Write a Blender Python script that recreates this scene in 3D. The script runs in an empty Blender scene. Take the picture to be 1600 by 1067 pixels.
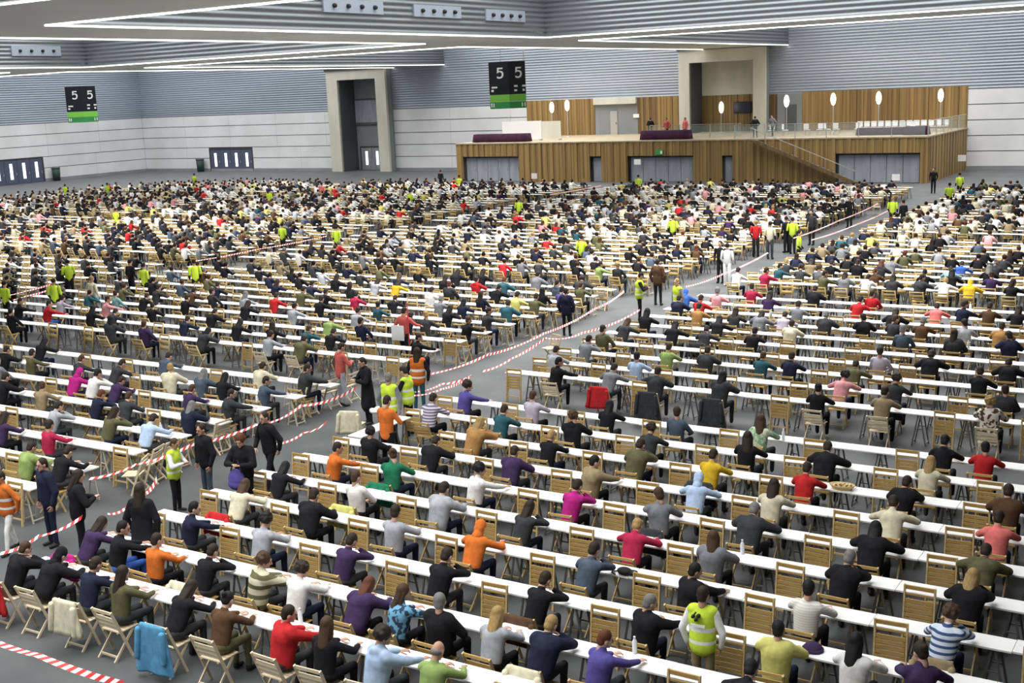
import bpy, bmesh, math, random
import numpy as np
from mathutils import Vector, Matrix, Euler
random.seed(7)
C = bpy.context.scene.collection
PI = math.pi

# ------------------------------------------------------------------ camera
F, PITCH, ROLL, YAW = 1907.363, .203224, -.042868, -.567588
CAMZ = 8.065
fw = Vector((math.sin(YAW)*math.cos(PITCH), math.cos(YAW)*math.cos(PITCH), -math.sin(PITCH)))
r0 = Vector((math.cos(YAW), -math.sin(YAW), 0)); u0 = r0.cross(fw)
rt = math.cos(ROLL)*r0 + math.sin(ROLL)*u0
up = -math.sin(ROLL)*r0 + math.cos(ROLL)*u0
cam = bpy.data.cameras.new('camera'); cam.sensor_width = 36; cam.lens = F/1600*36; cam.clip_end = 600
camo = bpy.data.objects.new('camera', cam); C.objects.link(camo)
M = Matrix.Identity(4)
for i in range(3):
    M[i][0], M[i][1], M[i][2] = rt[i], up[i], -fw[i]
M[2][3] = CAMZ
camo.matrix_world = M
bpy.context.scene.camera = camo
def ray(x, y): return F*fw + (x-800)*rt - (y-533.5)*up
def at_z(x, y, z=0.):
    d = ray(x, y); t = (z-CAMZ)/d.z; return Vector((d.x*t, d.y*t, z))
def at_y(x, y, Y):
    d = ray(x, y); t = Y/d.y; return Vector((d.x*t, Y, CAMZ+d.z*t))
def px(v):
    q = Vector(v)-Vector((0, 0, CAMZ)); z = q.dot(fw)
    if z < .1: return (-9999, -9999)
    return (800+F*q.dot(rt)/z, 533.5-F*q.dot(up)/z)
def inview(v, m=60):
    a, b = px(v); return -m < a < 1600+m and -m < b < 1067+m

# ------------------------------------------------------------------ materials
def mat(name, col, rough=.8, metal=0., spec=.3, emit=0.):
    m = bpy.data.materials.new(name); m.use_nodes = True
    b = m.node_tree.nodes['Principled BSDF']
    b.inputs['Base Color'].default_value = (*col, 1); b.inputs['Roughness'].default_value = rough
    b.inputs['Metallic'].default_value = metal; b.inputs['Specular IOR Level'].default_value = spec
    if emit:
        b.inputs['Emission Color'].default_value = (*col, 1); b.inputs['Emission Strength'].default_value = emit
    return m
def nodes(m): return m.node_tree.nodes, m.node_tree.links, m.node_tree.nodes['Principled BSDF']
def noisy(m, c1, c2, scale=(1, 1, 1), s=4., detail=3., bump=0.):
    n, l, b = nodes(m)
    tc = n.new('ShaderNodeTexCoord'); mp = n.new('ShaderNodeMapping'); mp.inputs['Scale'].default_value = scale
    nz = n.new('ShaderNodeTexNoise'); nz.inputs['Scale'].default_value = s; nz.inputs['Detail'].default_value = detail
    rp = n.new('ShaderNodeValToRGB')
    rp.color_ramp.elements[0].position = .35; rp.color_ramp.elements[1].position = .65
    rp.color_ramp.elements[0].color = (*c1, 1); rp.color_ramp.elements[1].color = (*c2, 1)
    l.new(tc.outputs['Object'], mp.inputs['Vector']); l.new(mp.outputs['Vector'], nz.inputs['Vector'])
    l.new(nz.outputs['Fac'], rp.inputs['Fac']); l.new(rp.outputs['Color'], b.inputs['Base Color'])
    if bump:
        bp = n.new('ShaderNodeBump'); bp.inputs['Strength'].default_value = bump
        l.new(nz.outputs['Fac'], bp.inputs['Height']); l.new(bp.outputs['Normal'], b.inputs['Normal'])
    return m
def corrugated(name, c1, c2, period, rough=.45, metal=.5, dist=.06):
    m = mat(name, c1, rough, metal, .5); n, l, b = nodes(m)
    noisy(m, c1, c2, (.05, .05, .6), 1.2, 2)
    tc = n.new('ShaderNodeTexCoord'); mp = n.new('ShaderNodeMapping')
    wv = n.new('ShaderNodeTexWave'); wv.bands_direction = 'Z'; wv.inputs['Scale'].default_value = .314/period
    bp = n.new('ShaderNodeBump'); bp.inputs['Distance'].default_value = dist; bp.inputs['Strength'].default_value = 1
    l.new(tc.outputs['Object'], wv.inputs['Vector']); l.new(wv.outputs['Fac'], bp.inputs['Height'])
    l.new(bp.outputs['Normal'], b.inputs['Normal'])
    return m
MT = {}
MT['floor'] = noisy(mat('grey_floor', (.08, .085, .09), .6, 0, .35), (.068, .072, .077), (.098, .102, .106), (1, 1, 1), .7, 6)
MT['soffit'] = noisy(mat('soffit_grey', (.5, .5, .47), .8), (.47, .475, .45), (.54, .54, .51), (.2, .2, 1), 1., 3)
MT['corr'] = corrugated('corrugated_blue_grey', (.30, .34, .40), (.35, .39, .46), .25, .42, .25, .04)
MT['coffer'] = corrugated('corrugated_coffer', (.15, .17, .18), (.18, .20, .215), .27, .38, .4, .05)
MT['panel'] = noisy(mat('white_wall_panel', (.72, .72, .73), .7), (.68, .685, .69), (.76, .76, .77), (.2, .2, .2), 2, 2)
MT['groove'] = mat('dark_groove', (.06, .065, .07), .9)
MT['strip'] = mat('light_strip', (1, .98, .93), .5, 0, .3, 2.6)
MT['sky'] = mat('skylight_glow', (.95, .98, 1), .5, 0, .3, .55)
MT['cream'] = noisy(mat('cream_concrete', (.62, .60, .50), .8), (.58, .57, .48), (.68, .66, .56), (1, 1, .3), .8, 3)
MT['greyblue'] = noisy(mat('greyblue_door', (.30, .33, .37), .5), (.27, .30, .34), (.35, .38, .42), (1, 1, .2), 2, 2)
MT['navydoor'] = mat('navy_door', (.085, .10, .15), .5)
MT['darkgrey'] = mat('dark_grey', (.10, .105, .11), .7)
MT['midgrey'] = noisy(mat('mid_grey', (.25, .265, .275), .6), (.23, .245, .255), (.29, .30, .31), (.5, .5, .2), 1, 3)
MT['black'] = mat('sign_black', (.012, .014, .018), .5)
MT['signwhite'] = mat('sign_white', (.85, .85, .85), .6)
MT['lgreen'] = mat('sign_light_green', (.22, .60, .08), .5)
MT['dgreen'] = mat('sign_dark_green', (.05, .30, .08), .5)
MT['slit'] = mat('lit_door_glass', (.85, .92, 1), .3, 0, .5, 1.2)
MT['maroon'] = noisy(mat('maroon_cloth', (.045, .013, .035), .9), (.036, .011, .03), (.058, .018, .046), (1, 1, 1), 3, 2)
MT['glassrail'] = mat('glass_rail', (.45, .55, .52), .1, 0, .5)
_b = MT['glassrail'].node_tree.nodes['Principled BSDF']; _b.inputs['Alpha'].default_value = .16
MT['lamp'] = mat('lamp_globe', (1, .97, .88), .4, 0, .3, 4.)
MT['steel'] = mat('pale_steel', (.55, .55, .53), .4, .6)
def woodmat(name, c1, c2, sc):
    m = mat(name, c1, .55, 0, .4); return noisy(m, c1, c2, sc, 1., 4)
MT['cladding'] = woodmat('slatted_wood_cladding', (.17, .10, .035), (.35, .23, .085), (3.2, 3.2, .05))
MT['galleryfloor'] = noisy(mat('gallery_floor', (.36, .29, .2), .6), (.32, .26, .18), (.40, .33, .23), (1, 1, 1), 1.5, 3)
MT['cladding2'] = woodmat('dark_wood_cladding', (.10, .06, .03), (.2, .12, .05), (3.2, 3.2, .05))
MT['chairwood'] = woodmat('pale_chair_wood', (.50, .36, .16), (.66, .50, .25), (1, 14, 14))
MT['chairslat'] = woodmat('varnished_chair_slat', (.44, .28, .09), (.56, .38, .14), (3, 20, 20))
MT['chairpale'] = woodmat('light_beech_chair', (.62, .52, .36), (.74, .64, .46), (1, 14, 14))
MT['tabletop'] = noisy(mat('white_tabletop', (.9, .9, .9), .45, 0, .4), (.88, .885, .89), (.93, .93, .93), (1, 1, 1), 2, 2)
MT['trestle'] = mat('grey_trestle', (.16, .165, .16), .5, .3)
MT['trestlepale'] = mat('pale_trestle', (.60, .55, .44), .6)
MT['tapered'] = mat('tape_red', (.62, .05, .05), .5)
MT['tapewhite'] = mat('tape_white', (.88, .88, .86), .5)
MT['shoe'] = mat('dark_shoe', (.02, .02, .022), .6)
MT['eye'] = mat('eye', (.02, .015, .012), .3)
MT['lip'] = mat('lip', (.35, .12, .10), .6)
MT['reflect'] = mat('reflective_band', (.80, .82, .80), .4)
MT['plasticclear'] = mat('bottle_plastic', (.80, .84, .88), .15, 0, .6)
MT['cap'] = mat('bottle_cap', (.15, .3, .6), .5)
MT['bag'] = mat('black_bag', (.015, .015, .017), .8)

COL = dict(k=(.014, .014, .017), d=(.045, .047, .052), n=(.018, .022, .048), s=(.075, .10, .14), g=(.20, .21, .23), G=(.38, .40, .44), w=(.78, .78, .77),
 c=(.66, .62, .46), b=(.30, .235, .14), B=(.10, .055, .03), o=(.62, .16, .03), r=(.50, .025, .03), R=(.5, .10, .09), C=(.42, .025, .075), m=(.42, .02, .20),
 P=(.72, .33, .36), K=(.80, .20, .19), p=(.05, .03, .085), i=(.10, .08, .30), l=(.42, .55, .75), u=(.04, .11, .42), t=(.03, .10, .13), q=(.28, .48, .52),
 e=(.02, .17, .09), v=(.11, .11, .055), V=(.26, .36, .12), y=(.66, .44, .03), Y=(.60, .58, .18), L=(.56, .74, .06), A=(.40, .22, .08), S=(.10, .30, .50), f=(.50, .45, .55))
CNAME = dict(k='black', d='charcoal', n='navy', s='slate-blue', g='grey', G='light-grey', w='white', c='cream', b='tan', B='brown', o='orange', r='red', R='brick-red', C='crimson', m='magenta',
 P='pink', K='coral-pink', p='dark purple', i='violet-blue', l='light-blue', u='bright-blue', t='dark teal', q='pale-teal', e='green', v='olive', V='leaf-green', y='mustard-yellow', Y='yellowish', L='lime', A='amber-brown', S='sky-blue', f='lilac')
CLOTH = {}
def cloth(code, v=0):
    key = (code, v)
    if key not in CLOTH:
        c = COL[code]; k = (1., .8, 1.25)[v]
        a = tuple(min(.92, x*k*.86) for x in c); b_ = tuple(min(.92, x*k*1.12+.002) for x in c)
        CLOTH[key] = noisy(mat('cloth_%s' % CNAME[code].replace(' ', '_'), c, .92, 0, .15), a, b_, (1, 1, 1), 9, 3, .25)
    return CLOTH[key]
HCOL = dict(k=(.010, .009, .010), d=(.026, .017, .012), b=(.06, .033, .017), l=(.33, .22, .09), g=(.17, .165, .16), r=(.10, .034, .015))
HNAME = dict(k='black-haired', d='dark-haired', b='brown-haired', l='blond', g='grey-haired', r='auburn-haired', x='bald')
HAIRM = {h: noisy(mat('hair_'+HNAME[h].replace('-', '_'), c, .7, 0, .3), tuple(x*.8 for x in c), tuple(x*1.25 for x in c), (20, 20, 3), 5, 2) for h, c in HCOL.items()}
SKIN = [mat('skin', c, .6, 0, .3) for c in ((.56, .33, .24), (.62, .39, .29), (.48, .28, .20))]
def stripes(name, c1, c2, scale, axis='Z'):
    m = mat(name, c1, .9); n, l, b = nodes(m)
    tc = n.new('ShaderNodeTexCoord'); wv = n.new('ShaderNodeTexWave'); wv.bands_direction = axis; wv.inputs['Scale'].default_value = scale
    rp = n.new('ShaderNodeValToRGB'); rp.color_ramp.interpolation = 'CONSTANT'
    rp.color_ramp.elements[0].color = (*c1, 1); rp.color_ramp.elements[1].color = (*c2, 1); rp.color_ramp.elements[1].position = .6
    l.new(tc.outputs['Object'], wv.inputs['Vector']); l.new(wv.outputs['Fac'], rp.inputs['Fac']); l.new(rp.outputs['Color'], b.inputs['Base Color'])
    return m
def blotch(name, c1, c2, s):
    m = noisy(mat(name, c1, .9), c1, c2, (1, 1, 1), s, 1); 
    for nd in m.node_tree.nodes:
        if nd.type == 'VALTORGB': nd.color_ramp.elements[0].position = .47; nd.color_ramp.elements[1].position = .53
    return m
SPECIAL = {
 '1': (stripes('cloth_blue_white_stripes', (.62, .70, .82), (.05, .09, .22), 4.), 'blue-and-white striped'),
 '2': (blotch('cloth_blue_pattern', (.16, .40, .60), (.03, .05, .10), 14), 'blue patterned'),
 '3': (blotch('cloth_brown_white_pattern', (.75, .70, .62), (.10, .05, .03), 11), 'brown-and-white patterned'),
 '4': (stripes('cloth_lilac_stripes', (.60, .58, .66), (.14, .12, .2), 5.), 'lilac striped'),
 '5': (stripes('cloth_cream_olive_stripes', (.55, .54, .40), (.12, .12, .06), 2.), 'cream-and-olive striped'),
 '6': (blotch('cloth_green_floral', (.22, .45, .25), (.60, .62, .50), 12), 'green floral'),
 '7': (stripes('cloth_ribbed_white', (.76, .76, .73), (.62, .62, .58), 9.), 'white ribbed'),
}
def topmat(code, v=0): return SPECIAL[code][0] if code in SPECIAL else cloth(code, v)
def topname(code): return SPECIAL[code][1] if code in SPECIAL else CNAME[code]

# ------------------------------------------------------------------ mesh helpers
class MB:
    def __init__(s): s.bm = bmesh.new(); s.mi = 0
    def _tag(s, fs):
        for f in fs: f.material_index = s.mi
    def box(s, c, d, rot=None):
        mtx = Matrix.Translation(c) @ (rot.to_4x4() if rot else Matrix.Identity(4)) @ Matrix.Diagonal((d[0], d[1], d[2], 1))
        g = bmesh.ops.create_cube(s.bm, size=1, matrix=mtx)
        s._tag({f for v in g['verts'] for f in v.link_faces}); return s
    def span(s, a, b): 
        a, b = Vector(a), Vector(b); return s.box((a+b)/2, [abs(x) for x in (b-a)])
    def bar(s, a, b, w, d):
        a, b = Vector(a), Vector(b); z = (b-a); L = z.length; z.normalize()
        x = Vector((1, 0, 0)) if abs(z.x) < .9 else Vector((0, 1, 0))
        y = z.cross(x).normalized(); x = y.cross(z).normalized()
        return s.box((a+b)/2, (w, d, L), Matrix((x, y, z)).transposed())
    def cap(s, p0, p1, r0, r1, seg=10, flat=(1, 1), rings=3):
        """tapered capsule, flat scales the section along its own x and y"""
        p0, p1 = Vector(p0), Vector(p1); z = p1-p0; L = z.length; z = z.normalized() if L > 1e-6 else Vector((0, 0, 1))
        x = Vector((1, 0, 0)); x = (x - z*x.dot(z)); x = x.normalized() if x.length > .2 else (Vector((0, 1, 0))-z*z.y).normalized()
        y = z.cross(x)
        pr = []
        for k in range(rings): a = -PI/2+PI/2*(k+1)/(rings+1) ; pr.append((r0*math.sin(a), r0*math.cos(a), 0))
        pr.append((0, r0, 0)); pr.append((L, r1, 0))
        for k in range(rings): a = PI/2*(k+1)/(rings+1); pr.append((L+r1*math.sin(a), r1*math.cos(a), 0))
        vs = []
        for h, r, _ in pr:
            vs.append([s.bm.verts.new(p0+z*h+x*(r*flat[0]*math.cos(2*PI*j/seg))+y*(r*flat[1]*math.sin(2*PI*j/seg))) for j in range(seg)])
        b = s.bm.verts.new(p0-z*r0); t = s.bm.verts.new(p0+z*(L+r1)); fs = []
        for i in range(len(vs)-1):
            for j in range(seg): fs.append(s.bm.faces.new((vs[i][j], vs[i][(j+1) % seg], vs[i+1][(j+1) % seg], vs[i+1][j])))
        for j in range(seg):
            fs.append(s.bm.faces.new((b, vs[0][(j+1) % seg], vs[0][j]))); fs.append(s.bm.faces.new((t, vs[-1][j], vs[-1][(j+1) % seg])))
        s._tag(fs); return s
    def ell(s, c, r, mtx=None, seg=12, rings=8):
        m = Matrix.Translation(c) @ Matrix.Diagonal((r[0], r[1], r[2], 1))
        if mtx: m = mtx @ m
        g = bmesh.ops.create_uvsphere(s.bm, u_segments=seg, v_segments=rings, radius=1, matrix=m)
        s._tag({f for v in g['verts'] for f in v.link_faces}); return s
    def ring_loft(s, rings, closed=(True, True)):
        vs = [[s.bm.verts.new(p) for p in r] for r in rings]; n = len(vs[0]); fs = []
        for i in range(len(vs)-1):
            for j in range(n): fs.append(s.bm.faces.new((vs[i][j], vs[i][(j+1) % n], vs[i+1][(j+1) % n], vs[i+1][j])))
        if closed[0]: fs.append(s.bm.faces.new(vs[0][::-1]))
        if closed[1]: fs.append(s.bm.faces.new(vs[-1]))
        s._tag(fs); return s
    def mesh(s, name, mats, smooth=False):
        me = bpy.data.meshes.new(name); bmesh.ops.recalc_face_normals(s.bm, faces=s.bm.faces[:]); s.bm.to_mesh(me); s.bm.free()
        for m in (mats if isinstance(mats, (list, tuple)) else [mats]): me.materials.append(m)
        if smooth:
            for p in me.polygons: p.use_smooth = True
        return me
def remesh(mb, name, voxel, mats, it=3):
    me = mb.mesh(name+'_src', mats)
    o = bpy.data.objects.new(name+'_tmp', me); C.objects.link(o)
    md = o.modifiers.new('r', 'REMESH'); md.mode = 'VOXEL'; md.voxel_size = voxel; md.use_smooth_shade = True
    if it:
        sm = o.modifiers.new('s', 'SMOOTH'); sm.factor = .5; sm.iterations = it
    dg = bpy.context.evaluated_depsgraph_get(); ev = o.evaluated_get(dg)
    out = bpy.data.meshes.new_from_object(ev); out.name = name
    bpy.data.objects.remove(o); bpy.data.meshes.remove(me)
    out.materials.clear()
    for m in (mats if isinstance(mats, (list, tuple)) else [mats]): out.materials.append(m)
    for p in out.polygons: p.use_smooth = True
    return out
def join_meshes(name, parts, mats):
    """parts: [(mesh, matrix, material index or None)]"""
    bm = bmesh.new()
    for me, mx, mi in parts:
        n0 = len(bm.faces); nv = len(bm.verts); bm.from_mesh(me); bm.verts.ensure_lookup_table(); bm.faces.ensure_lookup_table()
        if mx is not None: bmesh.ops.transform(bm, matrix=mx, verts=bm.verts[nv:])
        if mi is not None:
            for f in bm.faces[n0:]: f.material_index = mi
    me = bpy.data.meshes.new(name); bm.to_mesh(me); bm.free()
    for m in mats: me.materials.append(m)
    for p in me.polygons: p.use_smooth = True
    return me
def link(name, me, parent=None, loc=None, rz=None, mats=None):
    o = bpy.data.objects.new(name, me); C.objects.link(o)
    if parent: o.parent = parent
    if loc is not None: o.location = loc
    if rz is not None: o.rotation_euler = (0, 0, rz)
    if mats:
        for i, m in enumerate(mats): o.material_slots[i].link = 'OBJECT'; o.material_slots[i].material = m
    return o
def tag(o, label, cat, group=None, kind=None):
    o['label'] = label; o['category'] = cat
    if group: o['group'] = group
    if kind: o['kind'] = kind
    return o
def thing(name, label, cat, loc=(0, 0, 0), rz=0, group=None):
    o = bpy.data.objects.new(name, None); C.objects.link(o); o.empty_display_size = .1
    o.location = loc; o.rotation_euler = (0, 0, rz); return tag(o, label, cat, group)
def struct(name, mb, mats):
    o = link(name, mb.mesh(name, mats)); o['kind'] = 'structure'; return o
ONES = 'zeroth first second third fourth fifth sixth seventh eighth ninth tenth eleventh twelfth thirteenth fourteenth fifteenth sixteenth seventeenth eighteenth nineteenth'.split()
TENS = {20: 'twenty', 30: 'thirty', 40: 'forty', 50: 'fifty'}
def ordi(n):
    if n < 20: return ONES[n]
    t = n//10*10; return {20: 'twentieth', 30: 'thirtieth', 40: 'fortieth', 50: 'fiftieth'}[t] if n == t else TENS[t]+'-'+ONES[n-t]
LPOW, LSPREAD = 9., 125
# ------------------------------------------------------------------ the hall
YB, XL, ZS = 106., -120.6, 10.9
struct('floor', MB().box((-45, 48, -.05), (170, 130, .1)), MT['floor'])

# ceiling soffit with its square coffers
HOLES = [(-36, -4, 28, 61.4), (-37.6, -4, 68.3, 106.02), (-72.2, -42.8, 28.5, 59), (-74.4, -45.2, 66.3, 106.02), (-36, -4, -10, 21.4), (-113, -81, 28.5, 59), (-120.62, -81, 64.4, 106.02)]
xs = sorted({XL-.3, 32.} | {v for h in HOLES for v in h[:2]}); ys = sorted({-14., YB+.3} | {v for h in HOLES for v in h[2:]})
mb = MB()
for i in range(len(xs)-1):
    run = None
    for j in range(len(ys)-1):
        cx, cy = (xs[i]+xs[i+1])/2, (ys[j]+ys[j+1])/2
        hole = any(h[0] < cx < h[1] and h[2] < cy < h[3] for h in HOLES)
        if not hole:
            if run is None: run = ys[j]
            end = ys[j+1]
        if run is not None and (hole or j == len(ys)-2):
            mb.span((xs[i], run, ZS), (xs[i+1], end, ZS+.04)); run = None
struct('ceiling', mb, MT['soffit'])
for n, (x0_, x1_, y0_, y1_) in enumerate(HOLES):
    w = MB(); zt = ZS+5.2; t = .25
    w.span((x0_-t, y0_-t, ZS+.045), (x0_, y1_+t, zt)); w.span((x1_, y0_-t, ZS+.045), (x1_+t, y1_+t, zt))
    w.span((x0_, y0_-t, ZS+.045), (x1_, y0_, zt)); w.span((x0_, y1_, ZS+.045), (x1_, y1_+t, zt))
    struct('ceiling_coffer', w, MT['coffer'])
    g = MB(); g.span((x0_, y0_, zt), (x1_, y1_, zt+.1)); struct('ceiling_skylight', g, MT['sky'])
    la = bpy.data.lights.new('hall_light', 'AREA'); la.shape = 'RECTANGLE'; la.size = x1_-x0_-2; la.size_y = y1_-y0_-2; la.spread = math.radians(LSPREAD); la.energy = LPOW*la.size*la.size_y*(1.15, .62, 1.15, .75, .62, 1.5, .50)[n]; la.color = (1, .985, .95)
    lo = bpy.data.objects.new('hall_light', la); C.objects.link(lo); lo.location = ((x0_+x1_)/2, (y0_+y1_)/2, zt-.15)
    s = MB(); q = .085
    for a, b in (((x0_-q, y0_-q), (x0_, y1_+q)), ((x1_, y0_-q), (x1_+q, y1_+q)), ((x0_, y0_-q), (x1_, y0_)), ((x0_, y1_), (x1_, y1_+q))):
        s.span((*a, ZS-.06), (*b, ZS-.002))
    o = link('light_strip', s.mesh('light_strip', MT['strip']))
    tag(o, 'thin bright light strip around the edge of the %s ceiling recess' % ('large right-hand', 'far right-hand', 'left-hand', 'far left-hand', 'nearest', 'outermost left', 'far outermost left')[n], 'light', 'ceiling edge lights')
    o['kind'] = 'structure'
# ventilation panels on the coffer walls
def vent(x, ya, yb, za, zb, lab):
    t = thing('vent_panel', lab, 'vent', (x, (ya+yb)/2, (za+zb)/2), 0, 'air vents on the ceiling recesses')
    m = MB(); m.box((.04, 0, 0), (.08, yb-ya, zb-za)); link('plate', m.mesh('vent_plate', MT['steelblue']), t)
    for k in range(4):
        d = MB(); y = (k-1.5)*(yb-ya)/4.4
        d.cap((.08, y, 0), (.16, y, 0), .10, .10, 12, rings=2); link('nozzle', d.mesh('vent_nozzle', MT['black'], True), t)
MT['steelblue'] = mat('blue_grey_plate', (.33, .37, .44), .5, .2)
vent(-36, 42.3, 46.5, 11.72, 12.3, 'grey four-nozzle vent panel, nearest of the three on the large recess wall')
vent(-36, 48.9, 52.9, 11.70, 12.27, 'grey four-nozzle vent panel, middle of the three on the large recess wall')
vent(-36, 55.2, 59.1, 11.66, 12.24, 'grey four-nozzle vent panel, farthest of the three, by the recess corner')
vent(-72.2, 53.0, 56.9, 11.65, 12.3, 'grey four-nozzle vent panel alone on the left-hand ceiling recess')

# back wall, left wall: corrugated above, white panels with dark joints below
P1 = (-89.5, -81.4); P2 = (-47.6, -39.3); BX = (-64.6, -22.4)
PZ = [(.32, 1.50), (1.57, 2.76), (2.83, 4.02), (4.09, 5.28), (5.35, 6.52)]
def wall_strip(mbw, mbp, a, b, along, face, z0=0., holes=()):
    """white panels on a wall; along='x' or 'y', face = coordinate of the wall plane, panels stand 6 cm proud"""
    for za, zb in PZ:
        if za < z0: continue
        cuts = [a]+[v for h in holes if za < h[2] for v in h[:2]]+[b]
        for k in range(0, len(cuts), 2):
            p, q = cuts[k], cuts[k+1]; s = p
            while s < q-.05:
                e = min(q, s+7.4)
                if along == 'x': mbp.span((s+.012, face-.06, za), (e-.012, face, zb))
                else: mbp.span((face, s+.012, za), (face+.06, e-.012, zb))
                s = e
bk, bp = MB(), MB()
for a, b in ((XL, P1[0]+.1), (P1[1]-.1, P2[0]+.1), (P2[1]-.1, 32)):
    bk.span((a, YB, 0), (b, YB+.3, 6.56))
struct('wall_back_base', bk, MT['groove'])
DR = (-109.4, -102.3, 2.72)
wall_strip(None, bp, XL+.06, P1[0], 'x', YB, 0, [DR]); wall_strip(None, bp, P1[1], BX[0], 'x', YB); wall_strip(None, bp, BX[1], 30, 'x', YB)
struct('wall_back', bp, MT['panel'])
uw = MB()
for a, b in ((XL, P1[0]+.1), (P1[1]-.1, P2[0]+.1), (P2[1]-.1, 32)): uw.span((a, YB-.03, 6.58), (b, YB+.3, 16))
uw.span((P1[0], YB, 11), (P1[1], YB+.3, 16)); uw.span((P2[0], YB, 11), (P2[1], YB+.3, 16))
struct('wall_back_upper', uw, MT['corr'])
lk, lp = MB(), MB()
lk.span((XL-.3, -14, 0), (XL, YB, 6.56)); struct('wall_left_base', lk, MT['groove'])
wall_strip(None, lp, 40, YB-.06, 'y', XL, 0, [(80.6, 91.0, 2.8)]); struct('wall_left', lp, MT['panel'])
ul = MB(); ul.span((XL-.3, -14, 6.58), (XL+.03, YB, 16.2)); struct('wall_left_upper', ul, MT['corr'])
sk = MB(); sk.span((XL+.06, YB-.09, 0), (P1[0], YB, .3)); sk.span((P1[1], YB-.09, 0), (BX[0], YB, .3)); sk.span((BX[1], YB-.09, 0), (30, YB, .3)); struct('baseboard_back', sk, MT['midgrey'])
sk = MB(); sk.span((XL, 40, 0), (XL+.09, 80.6, .3)); sk.span((XL, 91, 0), (XL+.09, YB-.1, .3)); struct('baseboard_left', sk, MT['midgrey'])
# the two walls out of the picture
wr = MB(); wr.span((32., -14, 0), (32.3, YB, 6.56)); wr.span((XL, -14.3, 0), (32.3, -14, 6.56)); struct('wall_right', wr, MT['panel'])
wr = MB(); wr.span((32., -14, 6.56), (32.3, YB, 16.2)); wr.span((XL, -14.3, 6.56), (32.3, -14, 16.2)); struct('wall_right_upper', wr, MT['corr'])
# tall concrete portals
def portal(name, x0_, x1_, z0, top, ht, pl, pr, deep, inner):
    """frame stands 1.15 m proud of the wall; recess runs 1.7 m behind it"""
    yf = YB-1.15; m = MB()
    yq = yf+.3; m.span((x0_, yf, z0), (x0_+pl, yq, top)); m.span((x1_-pr, yf, z0), (x1_, yq, top)); m.span((x0_+pl, yf, ht), (x1_-pr, yq, top))
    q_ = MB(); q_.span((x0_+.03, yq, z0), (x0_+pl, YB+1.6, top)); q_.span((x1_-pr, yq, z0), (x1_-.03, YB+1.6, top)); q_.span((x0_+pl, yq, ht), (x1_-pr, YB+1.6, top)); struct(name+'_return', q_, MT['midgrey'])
    struct(name, m, MT['cream'])
    c = MB(); c.span((x0_-.1, yf-.15, top), (x1_+.15, YB, top+.22)); struct('trim_portal_cap', c, MT['groove'])
portal('wall_portal_left', P1[0], P1[1], 0, 10.85, 9.85, 1.5, 1.35, 0, 0)
portal('wall_portal_right', P2[0], P2[1], 3.45, 10.85, 9.75, 1.05, 1.15, 0, 0)
b = MB(); b.span((P1[0]+1.5, YB+1.6, 0), (P1[1]-1.35, YB+1.9, 9.9)); struct('wall_recess_left', b, MT['midgrey'])
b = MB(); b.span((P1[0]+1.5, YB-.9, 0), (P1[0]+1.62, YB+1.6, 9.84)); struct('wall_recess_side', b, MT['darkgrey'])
d = MB(); d.span((P1[0]+1.7, YB+1.45, 5.2), (P1[1]-1.36, YB+1.6, 7.6)); struct('trim_5', d, MT['greyblue'])
d = MB(); d.span((P1[0]+1.7, YB+1.40, 4.95), (P1[1]-1.36, YB+1.6, 5.17)); d.span((P1[0]+1.7, YB+1.4, 7.65), (P1[1]-1.36, YB+1.6, 7.8)); struct('trim_6', d, MT['darkgrey'])
def doors(n, x0_, x1_, z1, y, leaves, slit, material, axis='x', slitmat='slit'):
    o = MB(); t = .14
    def S(a, b, za, zb, t0, t1):
        return ((a, y-t1, za), (b, y-t0, zb)) if axis == 'x' else ((y+t0, a, za), (y+t1, b, zb))
    m = MB(); m.span(*S(x0_, x1_, z1-.12, z1, 0, .1)); m.span(*S(x0_, x0_+.1, 0, z1-.13, 0, .1)); m.span(*S(x1_-.1, x1_, 0, z1-.13, 0, .1))
    root = link('door_%d' % n, m.mesh('door_frame', MT['groove'])); root['kind'] = 'structure'
    L = (x1_-x0_-.2)/leaves
    for k in range(leaves):
        a = x0_+.1+k*L; lf = MB(); lf.span(*S(a+.02, a+L-.02, .02, z1-.14, .0, .06))
        leaf = link('door_leaf', lf.mesh('door_leaf', MT[material]), root)
        h = MB(); h.span(*S(a+L-.22, a+L-.16, 1.0, 1.25, .06, .11)); link('door_handle', h.mesh('door_handle', MT['steel']), leaf)
        if slit:
            g = MB(); g.span(*S(a+L*.40, a+L*.62, .55, z1-.55, .06, .08)); link('door_glass', g.mesh('door_glass', MT[slitmat]), leaf)
    return root
doors(1, DR[0]+.05, DR[1]-.05, 2.68, YB-.0, 4, True, 'navydoor')
doors(2, 80.7, 90.9, 2.85, XL, 6, True, 'navydoor', 'y')
doors(3, P1[0]+2.0, P1[1]-1.45, 2.6, YB+1.6, 3, True, 'greyblue')
# litter bins beside the doors
for x, y, lab in ((-110.35, YB-.75, 'dark green litter bin left of the back wall doors'), (XL+.75, 92.0, 'dark green litter bin beside the left wall doors')):
    t = thing('litter_bin', lab, 'bin', (x, y, 0), 0, 'dark bins by the hall doors')
    m = MB(); m.ring_loft([[(r*math.cos(a*PI/8), r*math.sin(a*PI/8), z) for a in range(16)] for r, z in ((.40, 0), (.47, 1.4))]); link('body', m.mesh('bin_body', mat('bin_green', (.03, .06, .05), .6), True), t)
    m = MB(); m.ring_loft([[(r*math.cos(a*PI/8), r*math.sin(a*PI/8), z) for a in range(16)] for r, z in ((.5, 1.4), (.5, 1.5), (.3, 1.62))]); link('lid', m.mesh('bin_lid', MT['darkgrey'], True), t)

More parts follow.
